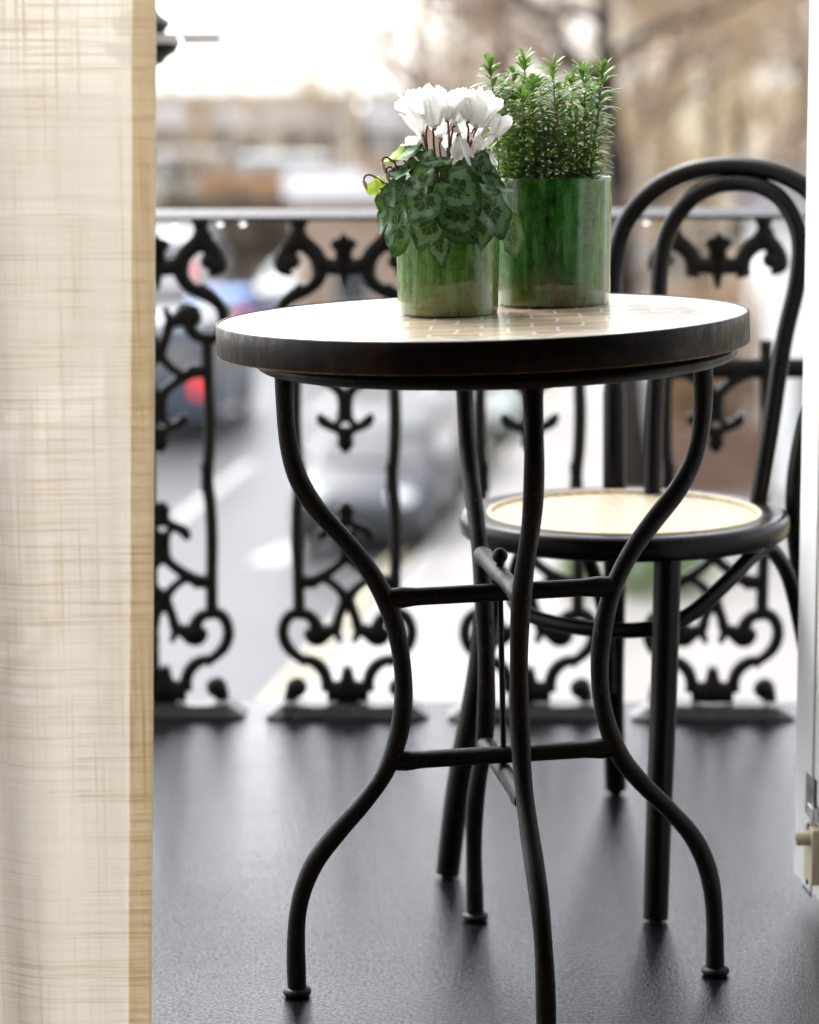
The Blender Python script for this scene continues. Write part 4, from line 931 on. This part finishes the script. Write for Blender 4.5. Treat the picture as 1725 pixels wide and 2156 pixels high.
p = g(1333, 1045); tree('big', Vector((p.x, p.y, ZS+0.1)), 'dark bare street tree with a thick trunk rising behind the rosemary pot', 0.4)
for i, (px, t, kd, rz, sc, lb) in enumerate([
  (1075, 62, 'tall', 0.3, 1.0, 'bare tree with its grey trunk just above the rosemary'), (755, 96, 'tan', 0.0, 1.0, 'slender tan trunked tree above the white cyclamen, the left one of a pair'), (897, 92, 'tan', 2.0, 1.05, 'slender tan trunked tree above the white cyclamen, the right one of a pair'),
  (1480, 70, 'scrub', 1.0, 1.3, 'tan twiggy tree above the chair back on the bank'), (1600, 64, 'scrub', 2.2, 1.2, 'tan twiggy tree beside the white door edge'), (1210, 84, 'scrub', 3.0, 1.5, 'tan twiggy tree behind the rosemary sprigs'),
  (1400, 92, 'tall', 4.0, 1.0, 'tall bare tree high on the bank right of the thick trunk'), (1560, 98, 'tall', 5.0, 1.0, 'tall bare tree on the bank near the top right corner'), (1680, 88, 'tall', 1.7, 1.0, 'tall bare tree half hidden by the white door'),
  (470, 120, 'scrub', 0.5, .6, 'low twiggy tree far off above the handrail near the curtain'), (620, 132, 'scrub', 1.9, .62, 'low twiggy tree far off between curtain and tan trunks'), (690, 110, 'scrub', 4.1, .55, 'low twiggy tree just left of the tan trunks'), (1000, 118, 'scrub', 2.7, .7, 'low twiggy tree behind the cyclamen flowers'),
  (380, 100, 'scrub', 3.3, 0.6, 'small bare tree farthest left beside the curtain'), (1150, 105, 'scrub', .2, 1.6, 'twiggy tree on the bank between the two grey trunks'), (1330, 110, 'scrub', 5.2, 1.7, 'twiggy tree high on the bank behind the thick trunk'), (1500, 118, 'scrub', 3.9, 1.8, 'broad twiggy tree at the back of the bank above the chair')]):
    tree(kd, gh(px, t), lb, rz, sc, 'bare street trees' if kd != 'scrub' else 'twiggy trees on the bank')

p = g(1333, 1045); nt = [o_ for o_ in scene.objects if o_.get('label', '').startswith('dark bare street tree')][0]
def limb(pts, r0, r1):
    m = MB(); q = spline([tuple(on_y(px, py, p.y+dy)) for px, py, dy in pts], 5); m.tube(q, [r0+(r1-r0)*i/(len(q)-1) for i in range(len(q))], 8)
    o = m.build('limb', BARK, nt, 60); o.matrix_parent_inverse = nt.matrix_basis.inverted(); o.data.transform(Matrix.Translation(nt.location)); return o
scene.view_layers[0].update()
limb([(1290, 190, 0), (1230, 150, -.6), (1170, 70, -1.2), (1120, 20, -1.6), (1080, -40, -2)], .15, .06); limb([(1300, 480, 0), (1420, 390, .6), (1560, 385, 1.2), (1700, 440, 1.8), (1800, 520, 2)], .11, .05)
limb([(1285, 120, 0), (1380, 60, -.5), (1500, 30, -.8), (1640, -40, -1)], .09, .04); limb([(1280, 40, 0), (1100, 10, .5), (980, 15, 1), (880, -10, 1.4)], .10, .03)
# far houses
SLATE = plain('slate_roof', (0.17, 0.16, 0.17), 0.6, 0.4, 0.2, 1.0); BRK = plain('buff_brick', (0.40, 0.30, 0.22), 0.9, 0.2, 0.15, 1.5); REND = plain('pale_render', (0.62, 0.60, 0.57), 0.85, 0.2, 0.06, .5); TERRA = plain('terracotta_tiles', (0.44, 0.235, 0.12), 0.8, 0.3, 0.2, .8)
WINM = m_glass('house_window', (0.06, 0.065, 0.07), 0.1)
def house(pos, w, d, h, rh, wall, roof, rz, label, group='houses down the street', nwin=3):
    root = empty('house', (0, 0, 0), label, 'house', group); m = MB(); m.box((0, 0, h/2), (w, d, h)); wl_ = m.build('wall', wall, root, 0)
    m = MB(); e = .35; m.add([(-w/2-e, -d/2-e, h), (w/2+e, -d/2-e, h), (w/2+e, d/2+e, h), (-w/2-e, d/2+e, h), (-w/2-e, 0, h+rh), (w/2+e, 0, h+rh)], [(0, 1, 5, 4), (2, 3, 4, 5), (1, 2, 5), (3, 0, 4), (3, 2, 1, 0)])
    rf = m.build('roof', roof, root, 0); m = MB(); m.box((w*.3, 0, h+rh*.9), (.9, .7, rh*.9+.5)); m.build('chimney', BRK, rf, 0)
    for fl in range(max(1, int(h//2.8))):
        for k in range(nwin):
            x = -w/2+w*(k+.5)/nwin; m = MB(); m.box((x, -d/2-.02, 1.6+fl*2.8), (1.1, .08, 1.4)); wi = m.build('window', REND, root, 0)
            m = MB(); m.box((x, -d/2-.065, 1.6+fl*2.8), (.95, .03, 1.25)); m.build('pane', WINM, wi, 0)
    root.location = pos; root.rotation_euler = (0, 0, rz); return root
LOWSH = []
def zy(py, t): return CAM.z-(py-154)/FPX*t
def gz2(px, t):
    p = gh(px, t); return p
for px, t, w_, wall, rz, lb in ((365, 150, 7, BRK, .12, 'low buff brick house with slate roof farthest left beside the curtain'), (500, 153, 6, REND, .05, 'low pale house with slate roof, second from the curtain'), (655, 149, 6, BRK, 0, 'low buff brick house left of the tan trunks'), (815, 152, 6, REND, -.05, 'low pale house between the tan trunks'), (985, 150, 7, BRK, -.1, 'low buff brick house behind the cyclamen flowers')):
    p = gh(px, t); hh = zy(262, t)-p.z; house(p, w_*.55, 4, hh, zy(228, t)-zy(262, t), wall, SLATE, rz, lb, nwin=2)
for px, t, w_, y0, lb in ((400, 122, 2.6, 310, 'white flat roofed kiosk nearer the curtain, beyond the orange wall'), (605, 120, 3.6, 322, 'wider white flat roofed kiosk beyond the orange wall, nearer the pots')):
    p = gh(px, t); root = empty('kiosk', (p.x, p.y, p.z), lb, 'kiosk', 'white kiosks'); hh = zy(y0, t)-p.z
    m = MB(); m.box((p.x, p.y, p.z+hh*.45), (w_, 2.0, hh*.9)); m.build('wall', REND, root, 0)
    m = MB(); m.box((p.x, p.y, p.z+hh*.955), (w_+.4, 2.4, hh*.1)); m.build('roof', plain('white_roof', (0.8, 0.8, 0.82), .6), root, 0)
    for k in (-1, 0, 1):
        m = MB(); m.box((p.x+k*w_*.3, p.y-1.01, p.z+hh*.55), (w_*.22, .04, hh*.35)); m.build('window', WINM, root, 0)
q0, q1 = gh(425, 100), gh(690, 97); zt_ = zy(362, 98); zb_ = min(q0.z, q1.z)-.1; dd = q1-q0; an = math.atan2(dd.y, dd.x); mid = (q0+q1)/2; m = MB(); m.box((mid.x, mid.y, (zt_+zb_)/2), (dd.length, .35, zt_-zb_), an); o = m.build('brick_wall', TERRA, None, 0); tag(o, 'low orange brick wall in front of the white kiosks', 'wall')
for i_, (px_, lb_) in enumerate([(385, 'grey brown clipped shrub below the orange wall, nearest the curtain'), (500, 'grey brown clipped shrub below the middle of the orange wall'), (618, 'grey brown clipped shrub below the orange wall, nearest the shed')]):
    p = gh(px_, 90); LOWSH.append((p, zy(397, 90)-p.z, lb_))
p = gh(735, 78); house(Vector((p.x, p.y, p.z-.2)), 3.0, 3.0, zy(405, 78)-p.z+.2, zy(352, 78)-zy(405, 78), BRK, plain('lilac_slate', (0.30, 0.29, 0.32), .5), .1, 'near shed with a pale grey slate roof beside the cyclamen', nwin=1)
# white house, brick garden wall, hedge and gate pier on the right
wh = g(1622, 1052); root = house(Vector((wh.x+3.0, wh.y+2.5, ZS+.1)), 6.0, 5.0, 4.6, 1.0, plain('white_render', (0.78, 0.78, 0.77), 0.8, 0.2, 0.04), SLATE, -.02, 'white rendered house showing past the chair beside the door', 'houses beside the pavement')
q0, q1 = g(1385, 1050), g(1618, 1050); m = MB(); mid = (q0+q1)/2; m.box((mid.x, mid.y, ZS+.6), ((q1-q0).length, .3, 1.3)); o = m.build('garden_wall', plain('red_garden_brick', (0.17, 0.105, 0.075), 0.9, 0.2, 0.2, 2, bump=.4, bscale=10), None, 0); tag(o, 'low brown brick garden wall under the winter hedge', 'wall')
def shrub(name, c, d, n, leafsz, mat, label, cat, seed, group=None, kind=None):
    rr = random.Random(seed); m = MB(); c = Vector(c)
    for _ in range(n):
        a, b, r_ = rr.uniform(0, 6.283), math.acos(rr.uniform(-1, 1)), rr.uniform(.55, 1.02)*(1+.12*math.sin(rr.random()*9))
        p = c+Vector((d[0]/2*r_*math.sin(b)*math.cos(a), d[1]/2*r_*math.sin(b)*math.sin(a), d[2]/2*(1+r_*math.cos(b))))
        u = Vector((rr.gauss(0, 1), rr.gauss(0, 1), rr.gauss(0, 1))).normalized(); v = u.orthogonal().normalized(); s = leafsz*rr.uniform(.6, 1.3)
        m.add([p-u*s, p+v*s*.5, p+u*s, p-v*s*.5], [(0, 1, 2, 3)])
    root = empty(name, c, label, cat, group); m.build('foliage', mat, root, 0)
    m = MB(); m.tube([c, c+Vector((0, 0, d[2]*.6))], [.06, .02], 8); m.build('stem', BARK, root, 60); return root
BEECH = m_thin('winter_beech_leaf', (0.34, 0.22, 0.12), (0.4, 0.25, 0.1), 0.7, 0.2, 0.35, 1.0); BOXG = m_thin('box_leaf', (0.10, 0.16, 0.045), (0.2, 0.35, 0.05), 0.5, 0.2, 0.3, 1.0)
GREYSH = m_thin('winter_shrub_twig', (0.16, 0.125, 0.09), (0.2, 0.15, 0.08), 0.8, 0.15, 0.35, 1.0)
for i, (p, h_, lb) in enumerate(LOWSH): shrub('clipped_shrub', p, (2.7, 1.3, h_*1.08), 4200, .09, GREYSH, lb, 'shrub', 60+i, 'clipped shrubs below the orange wall')
for i, (px, w_, h_, lb) in enumerate([(1440, 1.5, 3.6, 'brown winter beech hedge plant nearest the thick trunk'), (1540, 1.6, 3.9, 'brown winter beech hedge plant beside the white house'), (1490, 1.6, 3.4, 'brown winter beech hedge plant in the middle of the hedge')]):
    q = g(px, 1035); shrub('beech_shrub', (q.x, q.y+1.0, ZS), (w_, 1.4, h_), 2600, .07, BEECH, lb, 'shrub', 70+i, 'beech hedge over the garden wall')
for i, (px, py, w_, lb) in enumerate([(1345, 1268, 1.0, 'low green box shrub seen under the chair seat, left of the front leg'), (1432, 1265, .9, 'low green box shrub seen under the chair seat, right of the front leg'), (1215, 1262, .5, 'small green box shrub behind the table leg')]):
    q = g(px, py); shrub('box_shrub', (q.x, q.y, ZS+.1), (w_, .9, .72), 1800, .035, BOXG, lb, 'shrub', 90+i, 'green shrubs by the pavement')
q = g(1362, 1035); root = empty('gate_pier', (q.x, q.y, ZS), 'white gate pier standing right of the thick tree trunk', 'pier')
m = MB(); m.box((q.x, q.y, ZS+.95), (.36, .36, 1.9)); m.build('pier_shaft', WHITE, root, 0); m = MB(); m.box((q.x, q.y, ZS+1.96), (.46, .46, .12)); m.add([(q.x-.2, q.y-.2, ZS+2.021), (q.x+.2, q.y-.2, ZS+2.021), (q.x+.2, q.y+.2, ZS+2.021), (q.x-.2, q.y+.2, ZS+2.021), (q.x, q.y, ZS+2.2)], [(0, 1, 4), (1, 2, 4), (2, 3, 4), (3, 0, 4)]); m.build('pier_cap', WHITE, root, 0)
# far off: an amber street lamp, plus white sky glints made as added lamps
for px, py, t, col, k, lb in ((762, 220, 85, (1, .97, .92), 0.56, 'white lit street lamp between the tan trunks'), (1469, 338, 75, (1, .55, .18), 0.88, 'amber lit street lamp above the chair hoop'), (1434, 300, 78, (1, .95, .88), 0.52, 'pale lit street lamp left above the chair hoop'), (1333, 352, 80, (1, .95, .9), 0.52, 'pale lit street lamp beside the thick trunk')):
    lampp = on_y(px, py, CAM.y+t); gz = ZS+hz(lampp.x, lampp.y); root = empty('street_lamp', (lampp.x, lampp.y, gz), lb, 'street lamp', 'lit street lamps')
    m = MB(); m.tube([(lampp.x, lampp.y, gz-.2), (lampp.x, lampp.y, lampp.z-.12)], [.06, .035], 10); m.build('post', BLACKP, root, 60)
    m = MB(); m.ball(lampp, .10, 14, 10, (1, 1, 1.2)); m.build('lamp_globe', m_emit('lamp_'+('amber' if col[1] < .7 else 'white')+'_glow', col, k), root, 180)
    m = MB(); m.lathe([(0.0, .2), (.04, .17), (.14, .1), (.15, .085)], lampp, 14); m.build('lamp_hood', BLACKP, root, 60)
